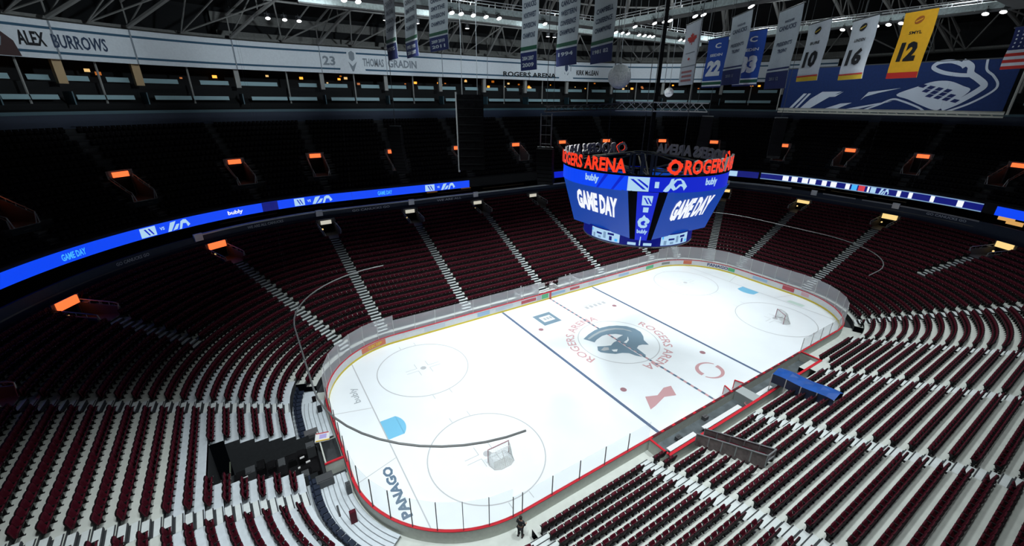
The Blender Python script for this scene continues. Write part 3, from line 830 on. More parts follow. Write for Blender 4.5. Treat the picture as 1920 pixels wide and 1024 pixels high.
# brown drink rails glimpsed in the mezzanine
for i, (ta, tb) in enumerate(((5.30, 5.16), (5.10, 4.95), (4.85, 4.70), (4.64, 4.50), (4.45, 4.25), (3.2, 3.0), (2.9, 2.3), (2.2, 1.95))):
    mb = MB(); loft(mb, [(23.2, 11.2), (23.2, 11.32), (23.5, 11.32)], tb, ta)
    mb.build('drink_rail', mat('brown_rail', (.16, .11, .05), .6), label='brown counter in the mezzanine under the ribbon, %s from the left' % ORD[i], cat='counter', group='mezzanine counters')
for i, (t, z) in enumerate(((4.66, 11.7), (4.52, 11.75), (1.70, 11.2), (1.72, 11.5))):
    mb = MB(); q = pt(t, 23.5); mb.obox((q[0], q[1], z), (-q[3] * .9, q[2] * .9, 0), (q[2] * .05, q[3] * .05, 0), (0, 0, .25))
    mb.build('warm_light', WARM_DIM if i < 2 else emis('warm_light', 'E0A860', .9), label='%s glowing panel inside the mezzanine' % ['amber', 'small amber', 'low tan', 'tan'][i], cat='light')

# ------------------------------------------------------------------ LED ribbon
RD, RZ0, RZ1 = 22.36, 11.92, 13.07
def ribbon(name, ta, tb, m, label):
    mb = MB(); loft(mb, [(RD + .06, RZ0), (RD, RZ0), (RD, RZ1), (RD + .06, RZ1)], ta, tb)
    return mb.build(name, m, label=label, cat='led display')
rib = ribbon('led_ribbon', 4.517, 6.1, LED_BLUE, 'long blue LED ribbon display along the left upper balcony')
def rtext(par, s, a, b, z=RZ0 + .25, h=.62, m=LED_PALE, bold=.03, italic=0):
    mb = MB(); ring_text(mb, s, a, b, RD - .02, z, h, 0, bold, italic=italic); mb.build('display_lettering', m, par)
def rpatch(par, a, b, z0=RZ0 + .08, z1=RZ1 - .08, m=LED_WHITE):
    mb = MB(); loft(mb, [(RD - .015, z0), (RD - .015, z1)], b, a); mb.build('display_patch', m, par)
def shield(par, a, b):
    rpatch(par, a, b, m=LED_PALE); mb = MB(); A, B = t2arc(a, RD), t2arc(b, RD); w_ = A - B
    for f in (.25, .5):
        mb.quad(P3(arc2t(A - w_ * f, RD), RD - .03, RZ1 - .25), P3(arc2t(A - w_ * (f + .12), RD), RD - .03, RZ1 - .25), P3(arc2t(A - w_ * (f + .35), RD), RD - .03, RZ0 + .2), P3(arc2t(A - w_ * (f + .25), RD), RD - .03, RZ0 + .2))
    mb.build('display_shield', LED_DEEP, par)
def whale_strip(par, a, b):
    A, B = t2arc(a, RD), t2arc(b, RD); w_ = A - B; h_ = RZ1 - RZ0 - .1
    mb = MB()
    for poly_ in ([(0, 0), (.18, .9), (.42, .95), (.3, .5), (.15, 0)], [(.22, .02), (.42, .6), (.55, .6), (.42, .1)], [(.5, .0), (.62, .8), (.74, .95), (.86, .9), (1, .3), (.88, .1), (.84, .5), (.7, .55), (.6, 0)]):
        mb.poly([P3(arc2t(A - w_ * x, RD), RD - .03, RZ0 + .05 + h_ * y) for x, y in poly_])
    mb.build('display_emblem', LED_PALE, par)
rtext(rib, 'GAME DAY', 5.628, 5.584, m=LED_CYAN)
shield(rib, 5.477, 5.445); rtext(rib, 'VS', 5.437, 5.427, h=.35, z=RZ0 + .4); whale_strip(rib, 5.422, 5.372)
rtext(rib, 'bubly', 5.284, 5.248, m=LED_WHITE)
shield(rib, 5.117, 5.090); rtext(rib, 'VS', 5.083, 5.073, h=.35, z=RZ0 + .4); whale_strip(rib, 5.070, 5.014)
rtext(rib, 'GAME DAY', 4.868, 4.818, m=LED_CYAN)
shield(rib, 4.696, 4.66); rtext(rib, 'VS', 4.65, 4.64, h=.35, z=RZ0 + .4); whale_strip(rib, 4.635, 4.578)
mb = MB(); loft(mb, [(RD - .012, RZ0), (RD - .012, RZ1)], 5.16, 5.20); mb.build('display_patch', LED_NAVY, rib)
r2 = ribbon('led_ribbon', 4.03, 4.12, LED_DEEP, 'short blue LED ribbon piece just left of the scoreboard')
r3 = ribbon('led_ribbon', 3.224, 3.345, LED_NAVY, 'short dark blue LED ribbon piece just right of the scoreboard'); rpatch(r3, 3.345, 3.30, m=LED_PALE)
r4 = ribbon('led_ribbon', 1.765, 3.216, LED_NAVY, 'long LED ribbon crowded with white score text on the right balcony')
mb = MB(); loft(mb, [(RD - .02, RZ1 - .14), (RD - .02, RZ1)], 1.765, 3.216); mb.build('display_border', LED_GREYBLUE, r4); mb = MB(); loft(mb, [(RD - .02, RZ0), (RD - .02, RZ0 + .14)], 1.765, 3.216); mb.build('display_border', LED_GREYBLUE, r4)
seq = [(3.14, 3.12), (3.11, 3.09), (3.075, 3.055), (3.05, 3.03), (3.01, 2.97), (2.9, 2.8), (2.65, 2.58)]
for a, b in seq: rpatch(r4, a, b, m=LED_WHITE)
rpatch(r4, 2.55, 2.46, m=LED_CYAN); rpatch(r4, 2.44, 2.34, m=emis('led_red_patch', 'E04050', .9))
rpatch(r4, 2.30, 2.27, m=LED_WHITE); rpatch(r4, 2.25, 2.17, m=LED_PALE); whale_strip(r4, 2.12, 1.995)
rpatch(r4, 1.975, 1.965, m=LED_WHITE); rpatch(r4, 1.945, 1.935, m=LED_WHITE); rpatch(r4, 1.89, 1.88, m=LED_WHITE); rpatch(r4, 1.825, 1.81, m=LED_WHITE)
r5 = ribbon('led_ribbon', 1.3, 1.735, LED_BLUE, 'plain bright blue LED ribbon piece at the right edge')

# ------------------------------------------------------------------ suite level and wraparound banner
mb = MB(); loft(mb, [(35.8, uz(NU - 1)), (36.0, uz(NU - 1)), (36.0, 23.75)], UT0, UT1 + .1); mb.build('wall_suite_front', NAVYWALL, kind='structure')
mb = MB(); loft(mb, [(35.95, 23.75), (35.95, 24.1), (36.3, 24.1)], UT0, UT1 + .1); mb.build('trim_5', TEAL, kind='structure')
mb = MB(); loft(mb, [(36.3, 24.1), (37.6, 24.3), (37.6, 24.9), (38.9, 25.6), (38.9, 27.2), (43, 27.2), (43, 31), (36, 31.5)], UT0, UT1 + .1); mb.build('wall_suite_back', DARKWALL, kind='structure')
posts = [5.75, 5.66, 5.56, 5.47, 5.384, 5.282, 5.123, 4.934, 4.70, 4.47, 4.26, 4.04, 3.88, 3.73, 3.57, 3.40, 3.24, 3.08, 2.75, 2.2, 1.9, 1.75, 1.6, 1.45]
for i in range(len(posts) - 1):
    ta, tb = posts[i], posts[i + 1]; mid = (ta + tb) / 2
    q = pt(mid, 36.5)
    e = empty('suite_balcony', (0, 0, 0), label='suite balcony bay under the white banner ring, %s from the left' % ORD[i], cat='balcony', group='suite balconies')
    L = ta - tb
    def ledge(t1, t0, d, z0, z1, m, nm):
        mb = MB(); loft(mb, [(d + .05, z0), (d, z0), (d + .12, z1), (d + .45, z1), (d + .45, z1 - .05)], t0, t1); mb.build(nm, m, e)
    ledge(ta - L * .10, ta - L * .46, 36.9, 25.35, 25.85, CYAN_LEDGE, 'lower_ledge'); ledge(ta - L * .48, ta - L * .86, 36.9, 25.35, 25.85, CYAN_LEDGE, 'lower_ledge')
    ledge(ta - L * .04, ta - L * .40, 38.3, 27.35, 27.9, CYAN_LEDGE, 'upper_ledge'); ledge(ta - L * .62, ta - L * .92, 38.3, 27.35, 27.9, CYAN_LEDGE, 'upper_ledge')
    p = pt(ta, 37.2); n = Vector((p[2], p[3], 0)); r = Vector((-p[3], p[2], 0))
    mb = MB(); wcol = .42 if ta > 5.25 else .3
    mb.obox((p[0], p[1], 28.4), r * wcol, n * .3, (0, 0, 1.4)); mb.build('column', TAN if ta > 5.25 else GREYCOL, e)
    p = pt(mid, 37.6); mb = MB(); mb.tube((p[0], p[1], 24.9), P3(mid, 37.6, 29.6), .12, 6); mb.build('divider_post', GREYCOL, e)
    p = pt(ta, 36.9); mb = MB(); mb.obox((p[0], p[1], 25.5), r * .06, n * 1.0, (0, 0, .7)); mb.build('divider_panel', TEAL, e)
    # lit objects glimpsed inside the suite
    for j in range(random.randint(2, 5)):
        mb = MB(); tt = ta - L * random.uniform(.1, .9); z = random.uniform(28.0, 29.3); p = pt(tt, 41.5); s_ = random.uniform(.05, .2)
        mb.obox((p[0], p[1], z), (-p[3] * s_ * 1.5, p[2] * s_ * 1.5, 0), (p[2] * .05, p[3] * .05, 0), (0, 0, s_))
        mb.build('interior_lamp', (WARM_GLOW, emis('suite_lamp', 'D8B070', 1.2), emis('suite_amber', 'B06018', .9))[(i + j) % 3], e)
mb = MB(); loft(mb, [(35.95, 29.4), (35.75, 29.4), (35.75, 33.1), (35.95, 33.1), (35.95, 29.4)], 3.12, UT1 + .1)
ban = mb.build('wraparound_banner', CLOTH_WHITE, label='long white banner ring with blue stripes running above the suites', cat='banner')
STRIPE = mat('banner_stripe_blue', (.03, .10, .17), .8)
mb = MB(); loft(mb, [(35.72, 29.9), (35.72, 30.15)], 3.12, UT1 + .1); mb.build('blue_stripe', STRIPE, ban); mb = MB(); loft(mb, [(35.72, 32.25), (35.72, 32.5)], 3.12, UT1 + .1); mb.build('blue_stripe', STRIPE, ban)
def btext(s, a, b, z, h, m, bold=.03):
    mb = MB(); ring_text(mb, s, a, b, 35.70, z, h, 0, bold); mb.build('banner_lettering', m, ban)
btext('ALEX', 5.427, 5.395, 30.55, 1.35, CLOTH_INK, .03); btext('BURROWS', 5.387, 5.319, 30.5, 1.35, CLOTH_INKNAVY, .02)
btext('23', 4.927, 4.885, 30.5, 1.3, CLOTH_SOFT); btext('THOMAS', 4.788, 4.71, 30.55, 1.2, CLOTH_SOFT); btext('GRADIN', 4.695, 4.58, 30.55, 1.2, CLOTH_SOFT)
btext('KIRK McLEAN', 3.86, 3.786, 30.6, 1.0, CLOTH_INK)
btext('ROGERS ARENA', 4.18, 3.93, 29.9, .9, CLOTH_INK)
def bfig(tc, w_, m1, m2):   # printed player bust
    a = t2arc(tc, 35.7); f = lambda x, y, d=35.69: P3(arc2t(a - x * w_, 35.7), d, 29.45 + y * 3.5)
    mb = MB(); mb.poly([f(x, y) for x, y in [(-1, 0), (-.85, .38), (-.45, .62), (-.3, .95), (0, 1.02), (.3, .95), (.4, .62), (.85, .4), (1, 0)]], 0)
    mb.poly([f(x, y, 35.67) for x, y in [(-.2, .6), (-.22, .85), (0, .93), (.2, .85), (.2, .6), (0, .5)]], 1)
    mb.poly([f(x, y, 35.67) for x, y in [(-.3, .5), (-.05, .08), (.05, .08), (.35, .5), (0, .3)]], 2)
    mb.build('banner_figure', [m1, m2, CLOTH_SOFT], ban)
bfig(4.826, 2.1, CLOTH_WHITE, CLOTH_SOFT); bfig(5.452, 1.6, mat('banner_brown', (.06, .03, .03), .8), mat('banner_tone', (.40, .35, .38), .8)); bfig(3.895, 1.8, CLOTH_WHITE, CLOTH_INKNAVY)
mb = MB()
for t in [q_ for q_ in posts if q_ > 3.13]:
    loft(mb, [(35.70, 29.4), (35.70, 33.1)], t - .0012, t + .0012)
mb.build('banner_seam', CLOTH_SOFT, ban)

# ------------------------------------------------------------------ ceiling, trusses
mb = MB(); NR = 48
rad = [(1.02, 33.0), (.95, 37), (.8, 41), (.6, 44.5), (.35, 46.5), (0.02, 47.2)]
def ell(a, f): return (88 * f * math.cos(a), 70 * f * math.sin(a))
for i in range(NR):
    a, b = 2 * math.pi * i / NR, 2 * math.pi * (i + 1) / NR
    for (f0, z0), (f1, z1) in zip(rad[:-1], rad[1:]):
        mb.quad((*ell(a, f0), z0), (*ell(b, f0), z0), (*ell(b, f1), z1), (*ell(a, f1), z1))
mb.build('ceiling', mat('roof_deck', (.006, .0065, .007), .9, noise=.2), kind='structure')
mb = MB(); loft(mb, [(43.2, 24), (43.2, 38)], UT0 - .1, UT1 + .3); mb.build('wall_rear', DARKWALL, kind='structure')
# band of dark steel and pale upper walkway behind the banner top
BAND = mat('roof_band', (.20, .20, .185), .8, noise=.15)
mb = MB(); loft(mb, [(40.5, 33.6), (40.5, 34.7)], 3.12, 5.13); loft(mb, [(42.5, 36.0), (42.5, 37.3)], 3.12, 5.13); loft(mb, [(35.9, 33.1), (37, 33.4), (37, 33.7)], UT0, UT1); mb.build('trim_6', BAND, kind='structure')
tp = posts
def arch_pt(t, f):      # f 0 at the ring, 1 above the middle of the ice
    x, y = pt(t, 35.6)[:2]; return Vector((x * (1 - f), y * (1 - f), 33.4 + 11.5 * (1 - (1 - f) ** 2)))
for i, t in enumerate(tp[1:]):
    mb = MB(); n = 7
    low = [arch_pt(t, .80 * k / n) for k in range(n + 1)]
    up_ = [arch_pt(t, .80 * k / n) + Vector((0, 0, 2.6)) for k in range(n + 1)]
    mb.path(low, .24, 6); mb.path(up_, .16, 6)
    for k in range(n):
        mb.tube(low[k], up_[k + 1], .09, 5); mb.tube(up_[k], low[k], .09, 5)
    mb.build('roof_truss', TRUSS, kind='structure', label='steel roof truss rising from the banner ring')
# web bracing between neighbouring trusses at the ring and horizontal ring chords
mb = MB()
for a, b in zip(tp[1:-1], tp[2:]):
    m_ = (a + b) / 2; top = arch_pt(m_, .14) + Vector((0, 0, 1.0))
    c = Vector(P3(m_, 36.3, 33.4))
    A, B = arch_pt(a, .17), arch_pt(b, .17)
    for q in (A, B, top): mb.tube(c, q, .10, 5)
for f, r_ in ((.17, .13), (.34, .13), (.55, .15)):
    pts = [arch_pt(t, f) for t in tp[1:]]
    mb.path(pts, r_, 6)
mb.build('roof_bracing', TRUSS, kind='structure', label='diagonal steel bracing between the roof trusses')

# catwalks with their lamps
CAT = mat('catwalk_pale', (.50, .58, .56), .6, noise=.2); CATD = mat('catwalk_dark', (.12, .12, .115), .7)
def catwalk(p, q, label, lamps, wide=.7):
    p, q = Vector(p), Vector(q); d = (q - p).normalized(); r = Vector((-d.y, d.x, 0)) * wide; L = (q - p).length
    e = empty('catwalk', p, label=label, cat='catwalk')
    e_inv = -p
    mb = MB(); c = (p + q) / 2 - p; mb.obox(c, d * L / 2, r, (0, 0, .08)); mb.build('walkway_deck', CATD, e)
    for s in (-1, 1):
        mb = MB(); mb.obox(c + r * s + Vector((0, 0, .35)), d * L / 2, r.normalized() * .03, (0, 0, .3)); mb.build('side_panel', CAT, e)
        mb = MB()
        for z in (.9, 1.2): mb.tube(r * s + Vector((0, 0, z)), d * L + r * s + Vector((0, 0, z)), .04, 5)
        k = 0
        while k < L: mb.tube(d * k + r * s, d * k + r * s + Vector((0, 0, 1.2)), .04, 5); k += 2.4
        mb.build('hand_rail', STEEL_PALE, e)
    k = 1.0
    while k < L:
        mb = MB()
        for s in (-1, 1): mb.tube(d * k + r * s + Vector((0, 0, 1.2)), d * k + r * s + Vector((0, 0, 8)), .03, 4)
        mb.build('hanger_rod', STEEL_DARK, e)
        k += 7.2
    return e
catwalk((-24, 20, 34.6), (38, 20, 34.6), 'long pale catwalk hung over the far side of the ice', 0)
catwalk((37, -16, 34.6), (37, 19, 34.6), 'cross catwalk hung over the far end of the ice', 0)
catwalk((-24, 29, 35.3), (46, 29, 35.3), 'dark outer catwalk along the far seats', 0, .4)
catwalk((12, -14, 34.4), (12, 19, 34.4), 'cross catwalk hung just behind the scoreboard', 0)
catwalk((-24, -15, 34.4), (36, -15, 34.4), 'long catwalk hung over the benches', 0)
# lamp units: housing with bright lens, hung under the catwalks
lh, ll, lb = MB(), MB(), MB()
lh.lathe((0, 0, 0), [(0, .35), (.16, .33), (.2, .1), (.30, -.15), (.30, -.18)], 12); ll.lathe((0, 0, 0), [(.28, -.17), (.14, -.20), (0, -.21)], 12)
lb.tube((-.3, 0, .05), (-.3, 0, .5), .025, 5); lb.tube((.3, 0, .05), (.3, 0, .5), .025, 5); lb.tube((-.3, 0, .5), (.3, 0, .5), .025, 5); lb.tube((0, 0, .5), (0, 0, .8), .03, 5)
lho, llo, lbo = lh.build('lamp_housing', DARKGREY), ll.build('lamp_lens', LAMP_LENS), lb.build('lamp_bracket', STEEL_DARK)
lamps = []
for x in (-21.5, -20.2, -11.5, -10.4, -9.3, -7.8, -6.2, -4.5): lamps.append((x, 19.0, 34.35, 0, 'far side catwalk'))
for x in (2.0, 6.2, 14, 15.2, 16.3, 18.5, 19.6, 20.6, 21.4, 27.5, 28.6): lamps.append((x, 19.0, 34.35, 0, 'far side catwalk'))
for y in (-13.5, -12.2, -8, -5.2, -4.0, -2.8, -1.6, -.4, .8, 4, 8, 12, 15): lamps.append((36.1, y, 34.35, 1, 'far end catwalk'))
for y in (-1.5, 3.6, 4.6, 7.8, 8.6, 10, 13): lamps.append((11.2, y, 34.1, 2, 'catwalk behind the scoreboard'))
for x in (-26.2, -24.3, -22.6): lamps.append((x, 39.6, 35.1, 3, 'far left roof edge'))
for x in (-14.5, -10.5, -3.5, 10, 11.2): lamps.append((x, 29.0, 34.6, 4, 'outer dark catwalk'))
cn = {}
for i, (x, y, z, g, w_) in enumerate(lamps):
    e = empty('flood_lamp', (x, y, z), cat='lamp', group='flood lamps on the catwalks')
    cn[g] = cn.get(g, 0) + 1
    tag(e, label='bright round flood lamp, %s from the left on the %s' % (ORD[cn[g] - 1], w_))
    for p in (lho, llo, lbo):
        c = p if i == 0 else p.copy()
        if i: C.objects.link(c)
        c.parent = e
    if g in (0, 2, 3):
        e.rotation_euler = (math.radians(-28), 0, 0)
    elif g == 1: e.rotation_euler = (0, math.radians(28), 0)
# added point fills give the roof steel and the banners their light
def point(x, y, z, p, r=.4, col=(.85, .95, 1)):
    l = bpy.data.lights.new('added_roof_fill', 'POINT'); l.energy = p; l.shadow_soft_size = r; l.color = col
    o = bpy.data.objects.new('added_roof_fill', l); C.objects.link(o); o.location = (x, y, z)
for x, y in ((-20, 19.8), (-8, 19.8), (5, 19.8), (18, 19.8), (28, 19.8)): point(x, y, 36.4, 800)
for y in (-10, 3, 12): point(36.8, y, 36.4, 500)
for y in (-4, 8): point(12, y, 36.2, 350)
def spot(x, y, z, tx, ty, tz, p, ang, r=.3, col=(.85, .95, 1)):
    o = spot_lamp(x, y, z, 0, 0, p, ang, .6, col, r); o.name = 'banner_light'
    o.rotation_euler = (Vector((tx, ty, tz)) - Vector((x, y, z))).to_track_quat('-Z', 'Y').to_euler()

# ------------------------------------------------------------------ scoreboard
SC = (0.1, -0.4)
sb = empty('scoreboard', (SC[0], SC[1], 13.3), label='big hanging scoreboard cube with blue GAME DAY screens and red lettering ring', cat='scoreboard')
inv = Vector((SC[0], SC[1], 13.3))
def L_(p): return tuple(Vector(p) - inv)
TOPZ, BOTZ = 18.75, 14.4
def ringp(deg, r, z): a = math.radians(deg); return Vector((SC[0] + r * math.cos(a), SC[1] + r * math.sin(a), z))
def sbuild(mb, name, mats, par=None, **k):
    mb.v = [L_(v) for v in mb.v]; return mb.build(name, mats, par or sb, **k)
hd_t, hw_t, hd_b, hw_b = 6.35, 4.15, 5.05, 3.75
c0 = Vector((-0.25, -0.35, 0))   # screens sit slightly toward the camera corner inside the ring
for az in (180, 270, 0, 90):
    a = math.radians(az); n = Vector((math.cos(a), math.sin(a), 0)); r = Vector((-n.y, n.x, 0)) # right as seen from outside: f x up
    r = Vector((n.y * -1, n.x, 0))
    ctr = Vector((SC[0], SC[1], 0)) + c0
    def F(u, v, off=0.0):   # u -1..1 left to right, v 0..1 bottom to top
        hd = hd_b + (hd_t - hd_b) * v; hw = hw_b + (hw_t - hw_b) * v
        return ctr + n * (hd + off) + r * (u * hw) + Vector((0, 0, BOTZ + (TOPZ - BOTZ) * v))
    mb = MB(); mb.quad(F(-1, 0), F(1, 0), F(1, 1), F(-1, 1), 0)
    mb.quad(F(-1, 0, -.5), F(1, 0, -.5), F(1, 0), F(-1, 0), 1); mb.quad(F(-1, 0, -.5), F(-1, 0), F(-1, 1), F(-1, 1, -.5), 1); mb.quad(F(1, 0, -.5), F(1, 0), F(1, 1), F(1, 1, -.5), 1)
    scr = sbuild(mb, 'video_screen', [LED_SCREEN, BLACK])
    mb = MB(); wT = 2 * hw_t * .66; 
    mb.text('GAME DAY', lambda x, y, z: F(-.70 + x / wT * 1.32 + .03, .36 + y / 3.1 * .9, .04), 1.5, wT, 0, .058, italic=.12)
    sbuild(mb, 'screen_lettering', LED_WHITE, scr)
    # corner column to the right of this face
    a2 = math.radians(az + 90); n2 = Vector((math.cos(a2), math.sin(a2), 0)); r2 = Vector((n2.y * -1, n2.x, 0))
    def G(u, v, off=0.0):   # between right edge of this face and left edge of the next
        hd = hd_b + (hd_t - hd_b) * v; hw = hw_b + (hw_t - hw_b) * v
        A = ctr + n * hd + r * hw; B = ctr + n2 * hd - r2 * hw
        nn = (n + n2).normalized()
        return A.lerp(B, u) + nn * off + Vector((0, 0, BOTZ - .1 + (TOPZ - BOTZ + .1) * v))
    mb = MB(); mb.quad(G(0, 0, -.15), G(1, 0, -.15), G(1, 1, -.15), G(0, 1, -.15)); sbuild(mb, 'corner_backing', BLACK)
    mb = MB(); mb.quad(G(.24, 0, .03), G(.78, 0, .03), G(.78, 1, .03), G(.24, 1, .03)); csc = sbuild(mb, 'corner_screen', LED_DEEP)
    mb = MB()
    def card(u0, u1, v0, v1, m): mb.quad(G(u0, v0, .07), G(u1, v0, .07), G(u1, v1, .07), G(u0, v1, .07), m)
    card(.38, .66, .74, .93, 0); card(.44, .60, .60, .70, 0)
    for f in (.0, .45): mb.quad(G(.42 + f * .2, .89, .09), G(.46 + f * .2, .89, .09), G(.58 + f * .2, .77, .09), G(.53 + f * .2, .77, .09), 1)
    whale = [(.30, .40), (.36, .47), (.44, .49), (.50, .55), (.56, .50), (.64, .48), (.72, .43), (.70, .38), (.60, .36), (.66, .35), (.66, .30), (.58, .27), (.44, .27), (.34, .31)]
    mb.poly([G(u, v, .07) for u, v in whale], 0)
    mb.poly([G(u, v, .09) for u, v in [(.42, .40), (.52, .43), (.58, .41), (.54, .36), (.60, .33), (.46, .33), (.42, .36)]], 1)
    mb.text('bubly', lambda x, y, z: G(.30 + x * .42, .13 + y * .11, .07), 1.0, 1.0, 0, .04)
    card(.47, .51, -.02, .08, 0)
    sbuild(mb, 'corner_graphic', [LED_PALE, LED_DEEP], csc)
def band(mb, r, z0, z1, a0=0, a1=360, n=72, m=0):
    for i in range(n):
        A, B = a0 + (a1 - a0) * i / n, a0 + (a1 - a0) * (i + 1) / n
        mb.quad(ringp(A, r, z0), ringp(B, r, z0), ringp(B, r, z1), ringp(A, r, z1), m)
R1 = 7.6
mb = MB(); band(mb, R1, 18.68, 19.92); rdo = sbuild(mb, 'ring_display', LED_BLUE)
mb = MB(); band(mb, R1 + .012, 18.68, 19.92, 213, 332); sbuild(mb, 'ring_display_panel', LED_DEEP)
mb = MB(); band(mb, R1 + .05, 19.92, 20.06); band(mb, R1 - .5, 18.68, 20.0)
for i in range(72):
    A, B = i * 5, i * 5 + 5
    mb.quad(ringp(A, R1 - .5, 20.0), ringp(B, R1 - .5, 20.0), ringp(B, R1 + .05, 20.06), ringp(A, R1 + .05, 20.06))
    mb.quad(ringp(A, R1 - 1.6, 18.66), ringp(B, R1 - 1.6, 18.66), ringp(B, R1, 18.68), ringp(A, R1, 18.68))
sbuild(mb, 'ring_frame', BLACK)
def rfn(a0, off, z0, tilt=0.0): return lambda x, y, z: ringp(a0 + math.degrees(x / R1), R1 + off - z, z0 + y)
mb = MB()
for a0 in (0, 180):
    for k_, az in enumerate((183, 263)):
        mb = MB(); mb.text('bubly', rfn(az + a0, .03, 19.0), .75, 1.45, 0, .04); sbuild(mb, 'ring_graphic', LED_PALE, rdo)
mb = MB()
def rquad(mb, a, b, z0, z1, m=0, off=.03): mb.quad(ringp(a, R1 + off, z0), ringp(b, R1 + off, z0), ringp(b, R1 + off, z1), ringp(a, R1 + off, z1), m)
rquad(mb, 213.2, 219.6, 18.72, 19.88, 0); rquad(mb, 219.6, 226, 18.72, 19.88, 0)
mb.quad(ringp(214.5, R1 + .06, 19.7), ringp(216.5, R1 + .06, 19.7), ringp(224.5, R1 + .06, 18.9), ringp(222.5, R1 + .06, 18.9), 1)
mb.quad(ringp(218.5, R1 + .06, 19.7), ringp(220, R1 + .06, 19.7), ringp(225.5, R1 + .06, 19.2), ringp(225.5, R1 + .06, 19.0), 1)
sbuild(mb, 'ring_graphic', [LED_PALE, LED_DEEP], rdo); mb = MB(); rquad(mb, 229.3, 231.8, 19.05, 19.55, 0); sbuild(mb, 'ring_graphic', LED_PALE, rdo); mb = MB()
wp = [(0, .05), (.10, .35), (.22, .6), (.28, .95), (.40, .98), (.38, .8), (.5, .95), (.65, .98), (.82, .8), (.98, .4), (.86, .1), (.80, .35), (.70, .45), (.55, .2), (.42, .1), (.3, .3), (.22, .05), (.12, .0)]
mb.poly([ringp(234.5 + 15 * x, R1 + .04, 18.75 + 1.1 * y) for x, y in wp], 0)
mb.poly([ringp(234.5 + 15 * x, R1 + .06, 18.75 + 1.1 * y) for x, y in [(.40, .55), (.52, .85), (.68, .85), (.76, .6), (.62, .55), (.5, .3)]], 1)
sbuild(mb, 'ring_graphic', [LED_PALE, LED_DEEP], rdo)
mb = MB()
for a in (192.5, 203): mb.quad(ringp(a, R1 + .03, 18.7), ringp(a + 1.6, R1 + .03, 18.7), ringp(a + 8, R1 + .03, 19.9), ringp(a + 5.5, R1 + .03, 19.9))
sbuild(mb, 'ring_stripes', LED_DEEP, rdo)
# red channel letters standing on the ring, grey from behind
LG = mat('letter_back', (.30, .28, .28), .6)
for q4 in range(4):
    mb = MB()
    end = (211.5, 309.5, 31.5, 129.5)[q4]
    V, F, N, tw, th = text_geo('ROGERS ARENA', .035, .10); h = 1.15; wlet = 8.5; a0 = end - math.degrees(wlet / R1)
    mb.text('ROGERS ARENA', lambda x, y, z: ringp(a0 + math.degrees(x / R1), R1 + .05 + z, 20.12 + y), h, wlet, 0, .035, .10, mback=1)
    # round knot emblem before the words
    ac = a0 - 5.8
    for off, mm in ((.15, 0), (-.05, 1)):
        for i in range(12):
            f0, f1 = i / 12 * 2 * math.pi, (i + 1) / 12 * 2 * math.pi
            ro, ri = .56 + .07 * (i % 3 == 0), .32
            g = lambda r_, f: ringp(ac + math.degrees(r_ * math.cos(f) / R1), R1 + off, 20.72 + r_ * math.sin(f))
            mb.quad(g(ri, f0), g(ro, f0), g(ro, f1), g(ri, f1), mm)
    sbuild(mb, 'ring_lettering', [LED_RED, LG], label='red illuminated lettering on top of the ring')

# lower halo
R2 = 5.25; c2 = Vector(c0)
mb = MB(); band(mb, R2, 13.42, 14.55); mb.v = [tuple(Vector(v) + c2) for v in mb.v]; hdo = sbuild(mb, 'halo_display', LED_NAVY)
mb = MB(); band(mb, R2 + .05, 13.30, 13.42); 
for i in range(48): mb.quad(ringp(i * 7.5, 0.3, 13.34), ringp(i * 7.5 + 7.5, 0.3, 13.34), ringp(i * 7.5 + 7.5, R2 + .05, 13.3), ringp(i * 7.5, R2 + .05, 13.3))
mb.v = [tuple(Vector(v) + c2) for v in mb.v]; sbuild(mb, 'halo_base', STEEL)
for base in (171, 246):
    mb = MB(); L0 = R2 + .03
    for (a, b, z0, z1, m) in ((0, 35, 13.5, 14.45, 0),): 
        n_ = 14
        for i in range(n_): A, B = base + a + (b - a) * i / n_, base + a + (b - a) * (i + 1) / n_; mb.quad(ringp(A, L0, z0), ringp(B, L0, z0), ringp(B, L0, z1), ringp(A, L0, z1), 0)
    for (a, b, z0, z1, m) in ((3, 6, 13.55, 13.95, 2), (8, 15, 13.95, 14.12, 1), (10, 14, 13.6, 13.8, 2), (17, 20, 13.7, 14.3, 2), (22, 29, 14.1, 14.3, 1), (24, 27, 13.6, 14.0, 1), (30, 33, 13.6, 13.85, 3), (1, 2.5, 14.1, 14.35, 3)):
        mb.quad(ringp(base + a, L0 + .03, z0), ringp(base + b, L0 + .03, z0), ringp(base + b, L0 + .03, z1), ringp(base + a, L0 + .03, z1), m)
    mb.v = [tuple(Vector(v) + c2) for v in mb.v]; sbuild(mb, 'halo_graphic', [LED_PALE, LED_NAVY, LED_GREYBLUE, LED_CYAN], hdo)
mb = MB()
mb.quad(ringp(214, L0, 13.5), ringp(222, L0, 13.5), ringp(222, L0, 13.75), ringp(214, L0, 13.75), 0); mb.quad(ringp(229, L0, 13.5), ringp(237, L0, 13.5), ringp(237, L0, 13.75), ringp(229, L0, 13.75), 0)
mb.quad(ringp(225, L0, 13.5), ringp(226.2, L0, 13.5), ringp(226.2, L0, 14.2), ringp(225, L0, 14.2), 0)
mb.v = [tuple(Vector(v) + c2) for v in mb.v]; sbuild(mb, 'halo_graphic', [LED_PALE, LED_NAVY, LED_GREYBLUE, LED_CYAN], hdo)
